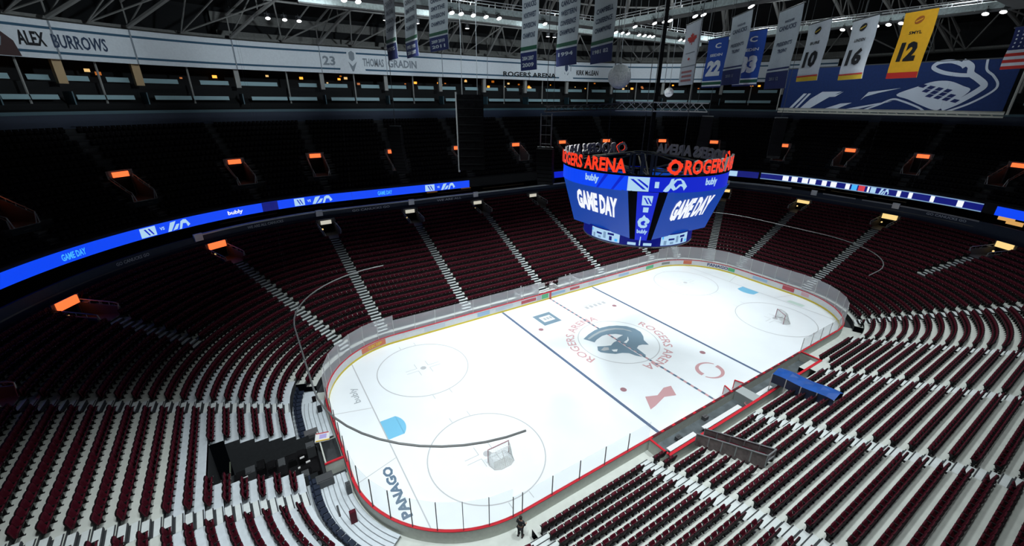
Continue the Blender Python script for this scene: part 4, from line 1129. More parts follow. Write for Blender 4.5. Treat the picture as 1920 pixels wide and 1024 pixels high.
# inner frame and hoist
mb = MB()
for a in range(0, 360, 45):
    mb.tube(ringp(a, 1.2, 19.4), ringp(a, R1 - .4, 19.9), .08, 5); mb.tube(ringp(a, 1.2, 21.0), ringp(a, R1 - .5, 20.0), .07, 5)
    mb.tube(ringp(a, 1.2, 14.4), ringp(a, 1.2, 21.0), .09, 5); mb.tube(ringp(a, 1.2, 18.5), ringp(a + 45, 4.6, 19.6), .06, 5); mb.tube(ringp(a, 4.0, 14.2), ringp(a, 4.6, 18.6), .08, 5)
    mb.tube(ringp(a, 1.2, 21.0), ringp(a + 45, 1.2, 21.0), .08, 5)
sbuild(mb, 'inner_frame', mat('frame_olive', (.12, .12, .09), .6, .3))
mb = MB()
for a in range(45, 360, 90): mb.tube(ringp(a, 3.5, 20.0), ringp(a, 3.3, 44.5), .035, 5)
sbuild(mb, 'hoist_cable', STEEL_DARK)
mb = MB(); mb.tube(ringp(32, 3.4, 20.0), ringp(32, 3.4, 44.5), .17, 8)
sbuild(mb, 'power_cable', BLACK, label='thick black cable bundle')

# ------------------------------------------------------------------ hanging banners
def banner(L, Rr, z0, z1, label, paint_fn, mats, name='hanging_banner'):
    A = Vector((L[0], L[1], 0)); B = Vector((Rr[0], Rr[1], 0)); r = (B - A); W = r.length; r.normalize(); n = Vector((r.y, -r.x, 0)); H = z1 - z0
    org = Vector((L[0], L[1], z0)); e = empty(name, org, label=label, cat='banner', group='banners hung from the roof')
    f = lambda x, y, o=0.0: tuple(r * (x * W) + n * o + Vector((0, 0, y * H)))
    mb = MB(); N_ = 6
    def wave(y): return .05 * math.sin(y * 7)
    fw = lambda x, y, o=0.0: f(x, y, o + wave(y))
    for i in range(N_):
        y0, y1 = i / N_, (i + 1) / N_
        mb.quad(fw(0, y0), fw(1, y0), fw(1, y1), fw(0, y1)); mb.quad(fw(0, y0, -.03), fw(0, y1, -.03), fw(1, y1, -.03), fw(1, y0, -.03))
    cloth_o = mb.build('banner_cloth', mats[0], e)
    P = {}
    def patch(x0, x1, y0, y1, m, o=.02):
        mb = P.setdefault(m.name, (MB(), m))[0]; k = max(1, int((y1 - y0) * 8))
        for i in range(k): a, b = y0 + (y1 - y0) * i / k, y0 + (y1 - y0) * (i + 1) / k; mb.quad(fw(x0, a, o), fw(x1, a, o), fw(x1, b, o), fw(x0, b, o))
    def txt(s, xc, y, h, w, m, bold=.03, o=.04):
        mb = P.setdefault('t' + m.name, (MB(), m))[0]; hw = w * W; x0 = xc - w / 2
        mb.text(s, lambda a, b, z: fw(x0 + a / W, y + b / H, o), h * H, hw, 0, bold)
    def shape(pts, m, o=.04):
        mb = P.setdefault('s' + m.name, (MB(), m))[0]; mb.poly([fw(x, y, o) for x, y in pts])
    paint_fn(patch, txt, shape)
    for k_, (mb, m) in P.items(): mb.build('lettering' if k_[0] == 't' else 'printed_panel', m, cloth_o)
    mb = MB(); mb.tube(f(-.03, 1), f(1.03, 1), .06, 6)
    mb.build('hanging_bar', STEEL_DARK, e)
    mb = MB(); 
    for x in (.05, .95): mb.tube(f(x, 1), tuple(Vector(f(x, 1)) + Vector((0, 0, 43.0 - z1))), .015, 4)
    mb.build('hanging_wire', STEEL_DARK, e)
    return e
def division(lines, years, star=True):
    def fn(patch, txt, shape):
        patch(0, 1, 0, .215, CLOTH_NAVY); patch(0, 1, .215, .235, CLOTH_GREY, .03); patch(0, 1, .24, .285, CLOTH_GREEN)
        y = .38
        for s in lines[::-1]: txt(s, .5, y, .062, .74, CLOTH_INKNAVY); y += .115
        for i, s in enumerate(years): txt(s, .48, .12 - .08 * i, .05, .72, CLOTH_GREY)
    return fn
D3 = ['CANUCKS', 'SMYTHE', 'DIVISION', 'CHAMPIONS']; D4 = ['CANUCKS', 'NORTHWEST', 'DIVISION', 'CHAMPIONS']
banner((-19.33, 13.99), (-19.44, 10.92), 28.88, 34.6, 'leftmost pale division banner with navy foot and one year', division(D3, ['1975']), [CLOTH_GREY])
banner((-17.71, 13.45), (-17.9, 10.0), 29.1, 34.8, 'second pale division banner from the left, two lines of years', division(D3, ['1992 1993', '2004 2007']), [CLOTH_GREY])
banner((-15.67, 12.66), (-15.44, 9.1), 29.68, 34.9, 'third pale division banner from the left, hanging highest', division(D3, ['2009 2010', '2011']), [CLOTH_GREY])
banner((-8.17, 8.67), (-8.28, 5.9), 28.18, 35.2, 'narrow pale division banner left of the scoreboard, two lines of years', division(D4, ['2004 2007', '2009']), [CLOTH_GREY])
banner((-5.43, 6.72), (-6.0, 3.1), 28.55, 35.2, 'pale conference banner with navy foot above the scoreboard, middle of three', division(['CANUCKS', 'WESTERN', 'CONFERENCE', 'CHAMPIONS'], ['1994']), [CLOTH_GREY])
banner((-2.96, 4.67), (-4.2, .6), 28.73, 35.2, 'pale conference banner beside the mirror ball, widest of three', division(['CAMPBELL', 'CONFERENCE', 'CHAMPIONS'], ['1981 82']), [CLOTH_GREY])
def maple(patch, txt, shape):
    leaf = [(0, -.5), (.04, -.5), (.03, -.25), (.28, -.28), (.24, -.16), (.5, .08), (.42, .13), (.47, .32), (.30, .28), (.26, .38), (.12, .22), (.18, .55), (.08, .48), (0, .68)]
    leaf = leaf + [(-x, y) for x, y in leaf[::-1][1:-1]]
    shape([(.5 + x * .62, .73 + y * .16) for x, y in leaf], CLOTH_RED)
    patch(.2, .8, .515, .53, CLOTH_SOFT); shape([(.5 + x * .16, .42 + y * .05) for x, y in leaf], CLOTH_RED)
    patch(0, 1, .30, .315, CLOTH_SOFT)
    for i in range(3): patch(.14 + .04 * (i % 2), .84, .20 - .07 * i, .235 - .07 * i, mat('faded_red_print', (.50, .20, .20), .8))
banner((6.54, 1.79), (4.2, -1.6), 27.04, 32.39, 'white banner with a big red maple leaf', maple, [CLOTH_WHITE])
def blue_num(num, nm):
    def fn(patch, txt, shape):
        patch(0, 1, .03, .06, CLOTH_WHITE); patch(0, 1, .06, .12, CLOTH_GREEN); patch(0, 1, .12, .145, CLOTH_WHITE); patch(0, 1, 0, .03, CLOTH_NAVY)
        txt('C', .55, .80, .10, .30, CLOTH_WHITE); txt(nm, .5, .64, .055, .62, CLOTH_WHITE); txt(num, .5, .24, .32, .36 * len(num), CLOTH_WHITE, .07)
    return fn
banner((10.3, 1.76), (9.2, -1.15), 26.89, 31.4, 'blue retired number 22 banner with green stripe', blue_num('22', 'SEDIN'), [CLOTH_BLUE])
def pres(years):
    def fn(patch, txt, shape):
        patch(0, 1, 0, .22, CLOTH_NAVY); patch(0, 1, .225, .245, CLOTH_GREY, .03); patch(0, 1, .25, .27, CLOTH_NAVY)
        txt('VANCOUVER', .55, .83, .03, .4, CLOTH_INKNAVY); txt('CANUCKS', .5, .74, .06, .72, CLOTH_INKNAVY); txt("PRESIDENT'S", .5, .55, .05, .66, CLOTH_INKNAVY); txt('TROPHY', .5, .46, .05, .42, CLOTH_INKNAVY)
        txt(years, .42, .11, .045, .42, CLOTH_SOFT)
    return fn
banner((7.17, -2.53), (4.9, -5.7), 26.98, 32.56, 'pale trophy banner between the blue 22 and 3 banners', pres('2010 11'), [CLOTH_GREY])
banner((13.6, 0.42), (12.75, -2.74), 27.08, 32.13, 'blue retired number banner half hidden behind a pale trophy banner', blue_num('33', 'SEDIN'), [CLOTH_BLUE])
banner((7.3, -6.6), (4.9, -9.6), 26.58, 32.42, 'pale trophy banner left of the white number 10 banner', pres('2011 12'), [CLOTH_GREY])
def whitenum(num, nm):
    def fn(patch, txt, shape):
        patch(0, 1, 0, .075, CLOTH_YEL); patch(0, 1, .078, .10, CLOTH_RED, .03)
        shape([(.5 + .14 * math.cos(a), .855 + .055 * math.sin(a) + .02 * math.cos(a)) for a in [i * math.pi / 8 for i in range(16)]], CLOTH_INK)
        shape([(.38, .84), (.62, .88), (.60, .86), (.42, .825)], CLOTH_YEL, .06)
        txt(nm, .47, .63, .05, .42, CLOTH_INK, .02); txt(num, .47, .24, .28, .62, CLOTH_INK, .05)
    return fn
banner((6.57, -9.51), (4.6, -11.9), 27.08, 31.1, 'white retired number 10 banner with yellow hem', whitenum('10', 'BURE'), [CLOTH_WHITE])
banner((6.77, -12.39), (4.9, -14.6), 27.11, 31.0, 'white retired number 16 banner with yellow hem', whitenum('16', 'LINDEN'), [CLOTH_WHITE])
def gold(patch, txt, shape):
    patch(0, 1, 0, .09, CLOTH_RED)
    shape([(.52 + .14 * math.cos(a), .86 + .05 * math.sin(a) + .02 * math.cos(a)) for a in [i * math.pi / 8 for i in range(16)]], mat('gold_brown', (.45, .12, .02), .8))
    shape([(.40, .845), (.64, .885), (.62, .865), (.44, .83)], CLOTH_GOLD, .06)
    txt('SMYL', .5, .66, .045, .40, CLOTH_INK, .02); txt('12', .47, .26, .29, .58, CLOTH_INK, .06)
banner((6.82, -15.34), (6.2, -17.2), 27.12, 31.15, 'golden yellow retired number 12 banner with red hem', gold, [CLOTH_GOLD])
def usflag(patch, txt, shape):
    for i in range(13): patch(0, 1, i / 13, (i + 1) / 13, CLOTH_RED if i % 2 == 0 else CLOTH_WHITE)
    patch(0, .5, .46, 1, CLOTH_NAVY, .03)
    for i in range(5):
        for j in range(5): patch(.06 + i * .09, .085 + i * .09, .52 + j * .09, .56 + j * .09, CLOTH_WHITE, .05)
banner((10.19, -20.15), (8.5, -23.2), 27.6, 30.0, 'striped red and white flag with starred blue corner at the right edge', usflag, [CLOTH_WHITE], 'flag')

# ------------------------------------------------------------------ blue curtain board with whale artwork at the far end
BX = 45.0
e = empty('printed_curtain', (BX, 10.9, 24.6), label='wide blue curtain with white whale tail artwork hung over the far end', cat='curtain')
Wc, Hc = 25.6, 5.9
def Bf(u, v, o=0.0): return (-o, -u * Wc, v * Hc)
mb = MB(); mb.quad(Bf(0, 0), Bf(1, 0), Bf(1, 1), Bf(0, 1)); mb.quad(Bf(0, 0, -.1), Bf(0, 1, -.1), Bf(1, 1, -.1), Bf(1, 0, -.1)); cco = mb.build('curtain_cloth', mat('curtain_blue', (.004, .026, .13), .8, noise=.1), e)
art = mat('curtain_print', (.66, .72, .82), .8)
shapes = [
 [(.04, .02), (.06, .02), (.13, .38), (.11, .38)], [(.075, .02), (.09, .02), (.155, .38), (.14, .38)], [(.11, .02), (.17, .02), (.27, .30), (.33, .42), (.22, .42), (.16, .25)],
 [(.20, .28), (.30, .30), (.34, .42), (.31, .36), (.25, .33)], [(.26, .02), (.33, .02), (.40, .16), (.34, .14)], [(.38, .02), (.44, .02), (.60, .20), (.54, .16)],
 [(.44, .22), (.47, .40), (.62, .48), (.52, .38), (.46, .30)],
 [(.60, .25), (.66, .22), (.72, .10), (.86, .02), (.96, .30), (.985, .44), (.97, .56), (.90, .70), (.91, .95), (.85, .99), (.86, .72), (.80, .66), (.72, .72), (.68, .88), (.74, .97), (.84, .86), (.82, .98), (.70, 1.0), (.655, .92), (.66, .74), (.74, .63), (.84, .60), (.93, .48), (.94, .40), (.86, .12), (.78, .14), (.70, .24), (.66, .30)]]
mb = MB()
for i_, s in enumerate(shapes[:-1]): mb.poly([Bf(u * .93 + .02, v, .04 + .004 * i_) for u, v in s])
def sm(P, n=6):      # smooth closed outline through the points
    out = []; N = len(P)
    for i in range(N):
        p0, p1, p2, p3 = P[i - 1], P[i], P[(i + 1) % N], P[(i + 2) % N]
        for k in range(n):
            t = k / n
            out.append(tuple(.5 * (2 * p1[j] + (p2[j] - p0[j]) * t + (2 * p0[j] - 5 * p1[j] + 4 * p2[j] - p3[j]) * t * t + (3 * p1[j] - p0[j] - 3 * p2[j] + p3[j]) * t ** 3) for j in (0, 1)))
    return out
def ribbon_art(P, w_, o):    # a flat printed band of even width following a smooth line
    L = []
    for i in range(len(P) - 1):
        p0, p1, p2, p3 = P[max(i - 1, 0)], P[i], P[i + 1], P[min(i + 2, len(P) - 1)]
        for k in range(8):
            t = k / 8; L.append(Vector([.5 * (2 * p1[j] + (p2[j] - p0[j]) * t + (2 * p0[j] - 5 * p1[j] + 4 * p2[j] - p3[j]) * t * t + (3 * p1[j] - p0[j] - 3 * p2[j] + p3[j]) * t ** 3) * (Wc, Hc)[j] for j in (0, 1)]))
    L.append(Vector((P[-1][0] * Wc, P[-1][1] * Hc)))
    for i in range(len(L) - 1):
        d0 = (L[min(i + 1, len(L) - 1)] - L[max(i - 1, 0)]).normalized(); d1 = (L[min(i + 2, len(L) - 1)] - L[i]).normalized()
        n0, n1 = Vector((-d0.y, d0.x)) * w_ / 2, Vector((-d1.y, d1.x)) * w_ / 2
        q = lambda v: Bf(v.x / Wc, v.y / Hc, o)
        mb.quad(q(L[i] - n0), q(L[i] + n0), q(L[i + 1] + n1), q(L[i + 1] - n1))
# broad body of the tail with its upper fluke, then the thin outlines round it
mb.poly([Bf(u, v, .05) for u, v in sm([(.585, .34), (.66, .50), (.72, .60), (.78, .60), (.835, .50), (.865, .42), (.83, .22), (.785, .06), (.76, .02), (.70, .12), (.64, .24)], 4)])
ribbon_art([(.785, .05), (.84, .20), (.895, .42), (.905, .52), (.875, .64), (.845, .74), (.835, .88), (.80, .98)], .62, .055)
ribbon_art([(.855, .70), (.80, .72), (.74, .78), (.70, .88), (.715, .97), (.76, .985), (.80, .92), (.815, .86)], .42, .06)
ribbon_art([(.81, .0), (.88, .16), (.94, .38), (.95, .52), (.925, .68), (.895, .80), (.885, .99)], .22, .065)
ribbon_art([(.46, .0), (.52, .12), (.575, .24), (.62, .20), (.69, .08), (.72, .0)], .22, .07)
mb.build('whale_print', art, cco)
mb = MB()
for i in range(4):
    for j in range(3):
        u0, v0 = .665 + i * .034 + j * .020, .50 - j * .10 - i * .035
        mb.poly([Bf(u0, v0, .085), Bf(u0 + .022, v0 - .025, .085), Bf(u0 + .036, v0 + .03, .085), Bf(u0 + .014, v0 + .055, .085)])
mb.build('print_squares', CLOTH_NAVY, cco)
mb = MB(); mb.tube(Bf(-.01, -.02), Bf(1.01, -.02), .22, 6); mb.tube(Bf(-.01, -.09), Bf(1.01, -.09), .12, 6)
k_ = 0.0
while k_ < 1: mb.tube(Bf(k_, -.02, .1), Bf(k_ + .02, -.09, .1), .06, 4); k_ += .04
mb.build('bottom_truss', mat('truss_offwhite', (.50, .50, .44), .6), e)
mb = MB(); mb.tube(Bf(1.02, -.05), Bf(1.02, 1.0), .14, 6); mb.tube(Bf(-.02, -.05), Bf(-.02, .9), .08, 6); mb.build('side_pole', mat('truss_offwhite2', (.42, .42, .38), .6), e)
mb = MB()
for u in (0, .33, .66, 1): mb.tube(Bf(u, 1), (0, -u * Wc, 15), .04, 4)
mb.tube(Bf(0, 1), Bf(1, 1), .08, 6); mb.build('hanging_cable', STEEL_DARK, e)

# ------------------------------------------------------------------ mirror balls, trusses, speaker arrays
def mirror_ball(x, y, z, r, label):
    e = empty('mirror_ball', (x, y, z), label=label, cat='mirror ball')
    mb = MB(); n, m_ = 20, 10; P = [(r * math.sin(math.pi * j / m_), -r * math.cos(math.pi * j / m_)) for j in range(m_ + 1)]
    mb.lathe((0, 0, 0), P, n); mb.build('mirror_sphere', mat('mirror_tiles', (.95, .98, .98), .35, .0, noise=.25, scale=9, bump=.3), e)
    mb = MB(); mb.tube((0, 0, r), (0, 0, 44.0 - z), .03, 5); mb.tube((0, 0, r), (0, 0, r + .15), .12, 8); mb.build('hanging_cable', STEEL, e)
mirror_ball(-3.1, 0.6, 27.55, 1.0, 'large mirror ball hanging in front of the far banner ring')
mirror_ball(13.8, 8.7, 26.6, .55, 'small mirror ball right of the large one')
def box_truss(p, q, s, label, name='lighting_truss', m=None, cables=True, n=None):
    p, q = Vector(p), Vector(q); d = (q - p).normalized(); r = d.cross(Vector((0, 0, 1))).normalized() * s / 2; u = Vector((0, 0, s / 2)) if abs(d.z) < .5 else Vector((d.y, 0, 0)); L = (q - p).length
    if abs(d.z) > .5: r = Vector((s / 2, 0, 0)); u = Vector((0, s / 2, 0))
    e = empty(name, p, label=label, cat='truss'); mb = MB()
    cs = [r + u, r - u, -r - u, -r + u]
    for c in cs: mb.tube(c, c + d * L, .06, 5)
    n = n or max(2, int(L / (s * 1.2)))
    for i in range(n):
        a, b = d * L * i / n, d * L * (i + 1) / n
        for j in range(4): mb.tube(cs[j] + a, cs[(j + 1) % 4] + b, .035, 4)
    mb.build('truss_frame', m or STEEL_PALE, e)
    if cables:
        mb = MB()
        for f in (.1, .9): mb.tube(d * L * f + u, d * L * f + Vector((0, 0, 43 - p.z)), .02, 4)
        mb.build('hanging_cable', STEEL_DARK, e)
    return e
box_truss((-0.9, 2.7, 25.1), (8.3, -.5, 25.0), .8, 'small pale lighting truss above the scoreboard, right of the mirror ball')
box_truss((-9.0, 3.4, 24.9), (-1.5, 1.6, 25.1), .5, 'dark thin lighting truss left of the mirror ball', m=DARKGREY)
def spk(x, y, ztop, n, rz, label, ladder=True, w_=1.3):
    e = empty('speaker_array', (x, y, ztop), rz, label=label, cat='speaker array', group='hanging speaker arrays')
    px, pz, tilt = 0, 0, 0.0
    for i in range(n):
        tilt = (i / n) ** 1.6 * .6
        mb = MB(); ca, sa = math.cos(tilt), math.sin(tilt)
        c = Vector((0, px, pz)); mb.obox(c, (w_ / 2, 0, 0), (0, .35 * ca, -.35 * sa), (0, .17 * sa, .17 * ca)); mb.build('speaker_cabinet', BLACK, e)
        px -= .36 * math.sin(tilt) * 1.2; pz -= .36 * math.cos(tilt)
    mb = MB(); mb.tube((-w_ / 2, 0, .3), (w_ / 2, 0, .3), .07, 5)
    if ladder:
        for sx in (-w_ / 3, w_ / 3): mb.tube((sx, 0, .2), (sx, 0, 3.2), .06, 5)
        for k in range(4): mb.tube((-w_ / 3, 0, .6 + k * .8), (w_ / 3, 0, .6 + k * .8), .04, 4)
    mb.build('rigging_frame', STEEL, e)
    mb = MB(); mb.tube((0, 0, .3), (0, 0, 43 - ztop), .03, 4); mb.build('hanging_cable', STEEL_DARK, e)
spk(-17.8, 18.7, 22.6, 14, 2.4, 'curved speaker array at left over the far stand', ladder=False)
spk(-9.0, 3.2, 21.3, 9, 2.2, 'curved speaker array with ladder frame just left of the scoreboard', w_=1.5)
spk(16.8, 4.8, 23.6, 12, -1.2, 'speaker array hanging behind the scoreboard', ladder=False)
spk(20.7, -1.9, 23.6, 12, -1.0, 'speaker array hanging right of the scoreboard under the curtain', ladder=False)
# tall black drape box (hung) left of the scoreboard
e = empty('drape_panel', (-15.8, 7.2, 19.6), math.atan2(-1.0, 2.0), label='tall black hung panel with grey side pole left of the scoreboard', cat='panel')
mb = MB(); mb.box(0, 2.3, -.35, .35, 0, 6.4); 
mb.build('drape_body', mat('drape_black', (.008, .008, .009), .95, noise=.3, spec=.02), e)
mb = MB()
for k in range(9): mb.box(.1, 2.2, -.37, .37, .5 + k * .68, .56 + k * .68)
mb.build('drape_seam', mat('drape_fold', (.018, .019, .02), .9, spec=.05), e)
mb = MB(); mb.tube((0, 0, -.2), (-.05, 0, 6.6), .09, 6); mb.tube((.5, 0, 6.4), (.5, 0, 23), .03, 4); mb.tube((1.8, 0, 6.4), (1.8, 0, 23), .03, 4); mb.build('side_pole', STEEL, e)

# horseshoe netting pipes over both ends
PIPE = mat('pipe_grey', (.16, .17, .17), .5, .3)
def horseshoe(sgn, label):
    pts = []
    for i in range(0, 41):
        f = i / 40
        if sgn < 0:
            t = 5.0 + (7.955 - 5.0) * f
        else: t = .955 + (4.045 - .955) * f
        pts.append(P3(t, 1.3 if sgn < 0 else 1.7, 9.0))
    e = empty('netting_pipe', (pts[20][0], pts[20][1], 9.0), label=label, cat='pipe')
    o_ = Vector((pts[20][0], pts[20][1], 9.0)); q = [tuple(Vector(p) - o_) for p in pts]
    mb = MB(); mb.path(q, .06 if sgn < 0 else .05, 6); mb.build('curved_pipe', PIPE, e)
    mb = MB()
    for k in (2, 11, 20): mb.tube(q[k], (q[k][0], q[k][1], 25.4), .0035, 3)
    mb.build('hanging_cable', STEEL_DARK, e)
horseshoe(-1, 'dark curved pipe hanging over the near end of the ice'); horseshoe(1, 'thin curved pipe hanging over the far end seats')

# ------------------------------------------------------------------ players' benches
BD = 2.0
x0, x1 = -10.0, 13.4; yb = -12.955
e = empty('bench_enclosure', (x0, yb, 0), label='red capped walls around the players benches on the camera side', cat='enclosure')
mb = MB(); mb.box(0, x1 - x0, -BD - .12, -BD, 0, 1.1); mb.box(-.1, 0, -BD, -.2, 0, 1.1); mb.box(x1 - x0, x1 - x0 + .1, -BD, -.2, 0, 1.1); mb.build('back_wall', BOARD_OUT, e)
mb = MB(); mb.box(-.1, x1 - x0 + .1, -BD - .16, -BD + .06, 1.1, 1.17); mb.box(-.14, .04, -BD, -.2, 1.1, 1.17); mb.box(x1 - x0 - .04, x1 - x0 + .14, -BD, -.2, 1.1, 1.17); mb.build('cap_rail', RED, e)
mb = MB(); mb.box(.02, x1 - x0 - .02, -BD, -.2, .03, .10); mb.build('bench_floor', BENCHFLOOR, e)
mb = MB(); mb.box(11.4, 12.6, -BD, -.2, .1, 1.05); mb.build('divider_box', mat('divider_pale', (.40, .44, .44), .5), e)
for i, (a, b) in enumerate(((-9.2, -5.9), (-4.8, .4), (2.7, 5.6), (7.2, 9.6))):
    bo = empty('players_bench', (a, yb - 1.35, .1), label='white players bench plank, %s from the near end' % ORD[i], cat='bench', group='players benches')
    mb = MB(); mb.box(0, b - a, -.2, .2, .44, .50); mb.build('seat_plank', WHITE, bo)
    mb = MB()
    for f in (.08, .5, .92): mb.box((b - a) * f - .04, (b - a) * f + .04, -.16, .16, 0, .44)
    mb.build('leg', STEEL, bo)
# dark inner cap pads and open bench doors
mb = MB(); xx = -9.6
while xx < 13:
    mb.box(xx - x0, xx - x0 + .95, -.17, -.02, 1.085, 1.12); xx += 1.35
mb.build('cap_pad', mat('cap_pad_dark', (.10, .012, .02), .5), e)
for i, (x, ang) in enumerate(((1.0, 70), (3.1, 110))):
    d_ = empty('bench_door', (x, yb + .02, .12), math.radians(ang), label='open red edged bench door, %s of the two beside the centre line' % ('nearer' if i == 0 else 'farther'), cat='door')
    mb = MB(); mb.box(0, .75, -.04, .04, 0, .92); mb.build('door_leaf', BOARD, d_)
    mb = MB(); mb.box(0, .78, -.06, .06, .92, .99); mb.box(.72, .80, -.05, .05, 0, .95); mb.build('door_edge', RED, d_)
# bottle boxes and clutter on the benches
for i, (x, y, sx_, c, lab) in enumerate(((2.0, -1.0, .35, WHITE, 'white towel bin between the benches'), (1.3, -1.5, .22, PAINT_PINK, 'pink bucket between the benches'), (3.0, -1.2, .25, DARKGREY, 'dark equipment box between the benches'),
                                        (-3.2, -.45, .25, DARKGREY, 'small black box on the near bench floor'), (-7.2, -.8, .25, STEEL_DARK, 'black bag on the near bench floor'), (7.6, -.8, .3, STEEL_DARK, 'black bag on the far bench floor'))):
    mb = MB(); zz = .1
    mb.lathe((x, yb + y, zz), [(0, 0), (sx_ * .8, 0), (sx_, .42), (sx_ * 1.05, .45), (sx_ * .9, .45), (sx_ * .75, .1), (0, .1)], 14) if i in (0, 1) else mb.box(x - sx_, x + sx_, yb + y - .18, yb + y + .18, zz, zz + .35)
    if i not in (0, 1): mb.box(x - sx_ * .5, x + sx_ * .5, yb + y - .03, yb + y + .03, zz + .35, zz + .41)
    mb.build('bin' if i in (0, 1) else 'equipment_box', c, label=lab, cat='bin' if i in (0, 1) else 'box')

# covered tunnels from the benches up through the seats
def cover_tunnel(xa, xb, ya, yb_, za, zb, m, label, name, sag=.12):
    e = empty(name, (xa, ya, 0), label=label, cat='tunnel cover')
    W_ = xb - xa; n = 8; drift = -.9
    mb = MB()
    def T_(i, u): f = i / n; z = za + (zb - za) * f + sag * math.sin(f * 9) * (.5 if 0 < i < n else 0); roof = .32 * (1 - abs(2 * u - 1)) - (.10 if .3 < u < .7 and i % 2 else 0); return (drift * f + W_ * u, (yb_ - ya) * f, z + roof)
    for i in range(n):
        for j in range(4): mb.quad(T_(i, j / 4), T_(i, (j + 1) / 4), T_(i + 1, (j + 1) / 4), T_(i + 1, j / 4))
    mb.build('roof_cover', m, e)
    for u in (0, 1):
        mb = MB()
        for i in range(n):
            a, b = T_(i, u), T_(i + 1, u); mb.quad((a[0], a[1], a[2] - .9), (b[0], b[1], b[2] - .9), b, a)
        mb.build('side_cover', TARP_DARK if m is TARP_BLUE else DARKGREY, e)
    mb = MB()
    for i in range(0, n + 1, 2):
        for u in (0, 1): a = T_(i, u); mb.tube((a[0], a[1], .3 + 3.4 * i / n * .9), a, .04, 5)
    mb.build('support_post', STEEL_PALE, e)
    return e
cover_tunnel(4.6, 6.3, -14.5, -19.6, 2.5, 3.4, TARP_BLUE, 'bright blue tarpaulin cover sloping up from the far bench into the seats', 'tunnel_cover')
e = empty('railed_walkway', (-7.45, -15.3, 0), label='grey and maroon boxed walkway rising from the near bench into the seats', cat='walkway')
WB = mat('walk_brown', (.13, .105, .105), .7, noise=.4, scale=2)
def wz(f): return 1.45 + 2.05 * f
mb = MB()
for i in range(6):
    f0, f1 = i / 6, (i + 1) / 6
    mb.quad((0, -4.9 * f0, wz(f0)), (1.0, -4.9 * f0, wz(f0)), (1.0, -4.9 * f1, wz(f1)), (0, -4.9 * f1, wz(f1)))
mb.build('walkway_floor', DARKGREY, e)
for s_ in (0, 1.0):
    mb = MB()
    for i in range(6):
        f0, f1 = i / 6, (i + 1) / 6
        for x_ in (s_, s_ + .05): mb.quad((x_, -4.9 * f0, wz(f0) - .5), (x_, -4.9 * f1, wz(f1) - .5), (x_, -4.9 * f1, wz(f1) + .62), (x_, -4.9 * f0, wz(f0) + .62))
    mb.build('side_panel', WB, e)
    mb = MB(); mb.tube((s_, 0, wz(0) + .65), (s_, -4.9, wz(1) + .65), .05, 6)
    for i in range(6): f = i / 5; mb.tube((s_, -4.9 * f, wz(f) - .3), (s_, -4.9 * f, wz(f) + .65), .045, 5)
    mb.build('side_rail', STEEL, e)
mb = MB(); mb.tube((0, -4.9, wz(1) + .65), (1.0, -4.9, wz(1) + .65), .05, 6); mb.tube((0, -4.9, wz(1) + .1), (1.0, -4.9, wz(1) + .1), .05, 6); mb.build('end_rail', STEEL, e)
mb = MB()
for i in range(5):
    f = .12 + i * .18; mb.obox((.5, -4.9 * f, wz(f) + .12), (.42, 0, 0), (0, -.32, .13), (0, .02, .04))
mb.build('maroon_mat', MAROON, e)

# ------------------------------------------------------------------ penalty boxes and timekeeper on the far side
e = empty('penalty_box', (-1.2, 13.15, 0), label='glass fronted penalty and timekeeper boxes behind the far boards', cat='enclosure')
mb = MB(); mb.box(-3.6, 6.6, 1.7, 1.8, 0, 1.6); 
for x in (-3.6, -.6, 2.6, 6.6): mb.box(x - .04, x + .04, 0.1, 1.75, 0, 1.6)
mb.build('partition', WHITE, e)
mb = MB(); mb.box(-3.4, -.8, 1.2, 1.5, .4, .46); mb.box(2.8, 6.4, 1.2, 1.5, .4, .46); mb.build('bench_plank', WHITE, e)
mb = MB(); mb.box(-.5, 2.5, .25, .65, .95, 1.0); mb.build('desk_top', STEEL_PALE, e)
mb = MB()
for x in (-3.6, 3.9, 4.7): mb.tube((x, .0, 1.05), (x, .0, 3.0), .07, 6)
mb.build('glass_upright', STEEL_PALE, e)
for i, (x, y, z, c, s_) in enumerate(((-2.6, 14.1, .5, PAINT_CREASE, .28), (-.2, 14.2, .5, WHITE, .22), (.9, 14.0, 1.0, WHITE, .2), (2.3, 14.5, .5, DARKGREY, .3), (3.2, 14.3, .5, WHITE, .3), (4.3, 14.6, .5, STEEL_PALE, .3), (-3.4, 14.4, .5, DARKGREY, .25))):
    mb = MB(); z = z if z > .9 else .02
    mb.box(x - s_, x + s_, y - .18, y + .18, z, z + .4 + .1 * (i % 3)); mb.box(x - s_ - .02, x + s_ + .02, y - .2, y + .2, z + .4 + .1 * (i % 3), z + .45 + .1 * (i % 3))
    mb.build('equipment_box', c, label='%s in the penalty box area' % ['light blue cooler', 'white crate', 'white monitor on the desk', 'black case', 'large white crate', 'grey crate', 'small black case at the left end'][i], cat='box')

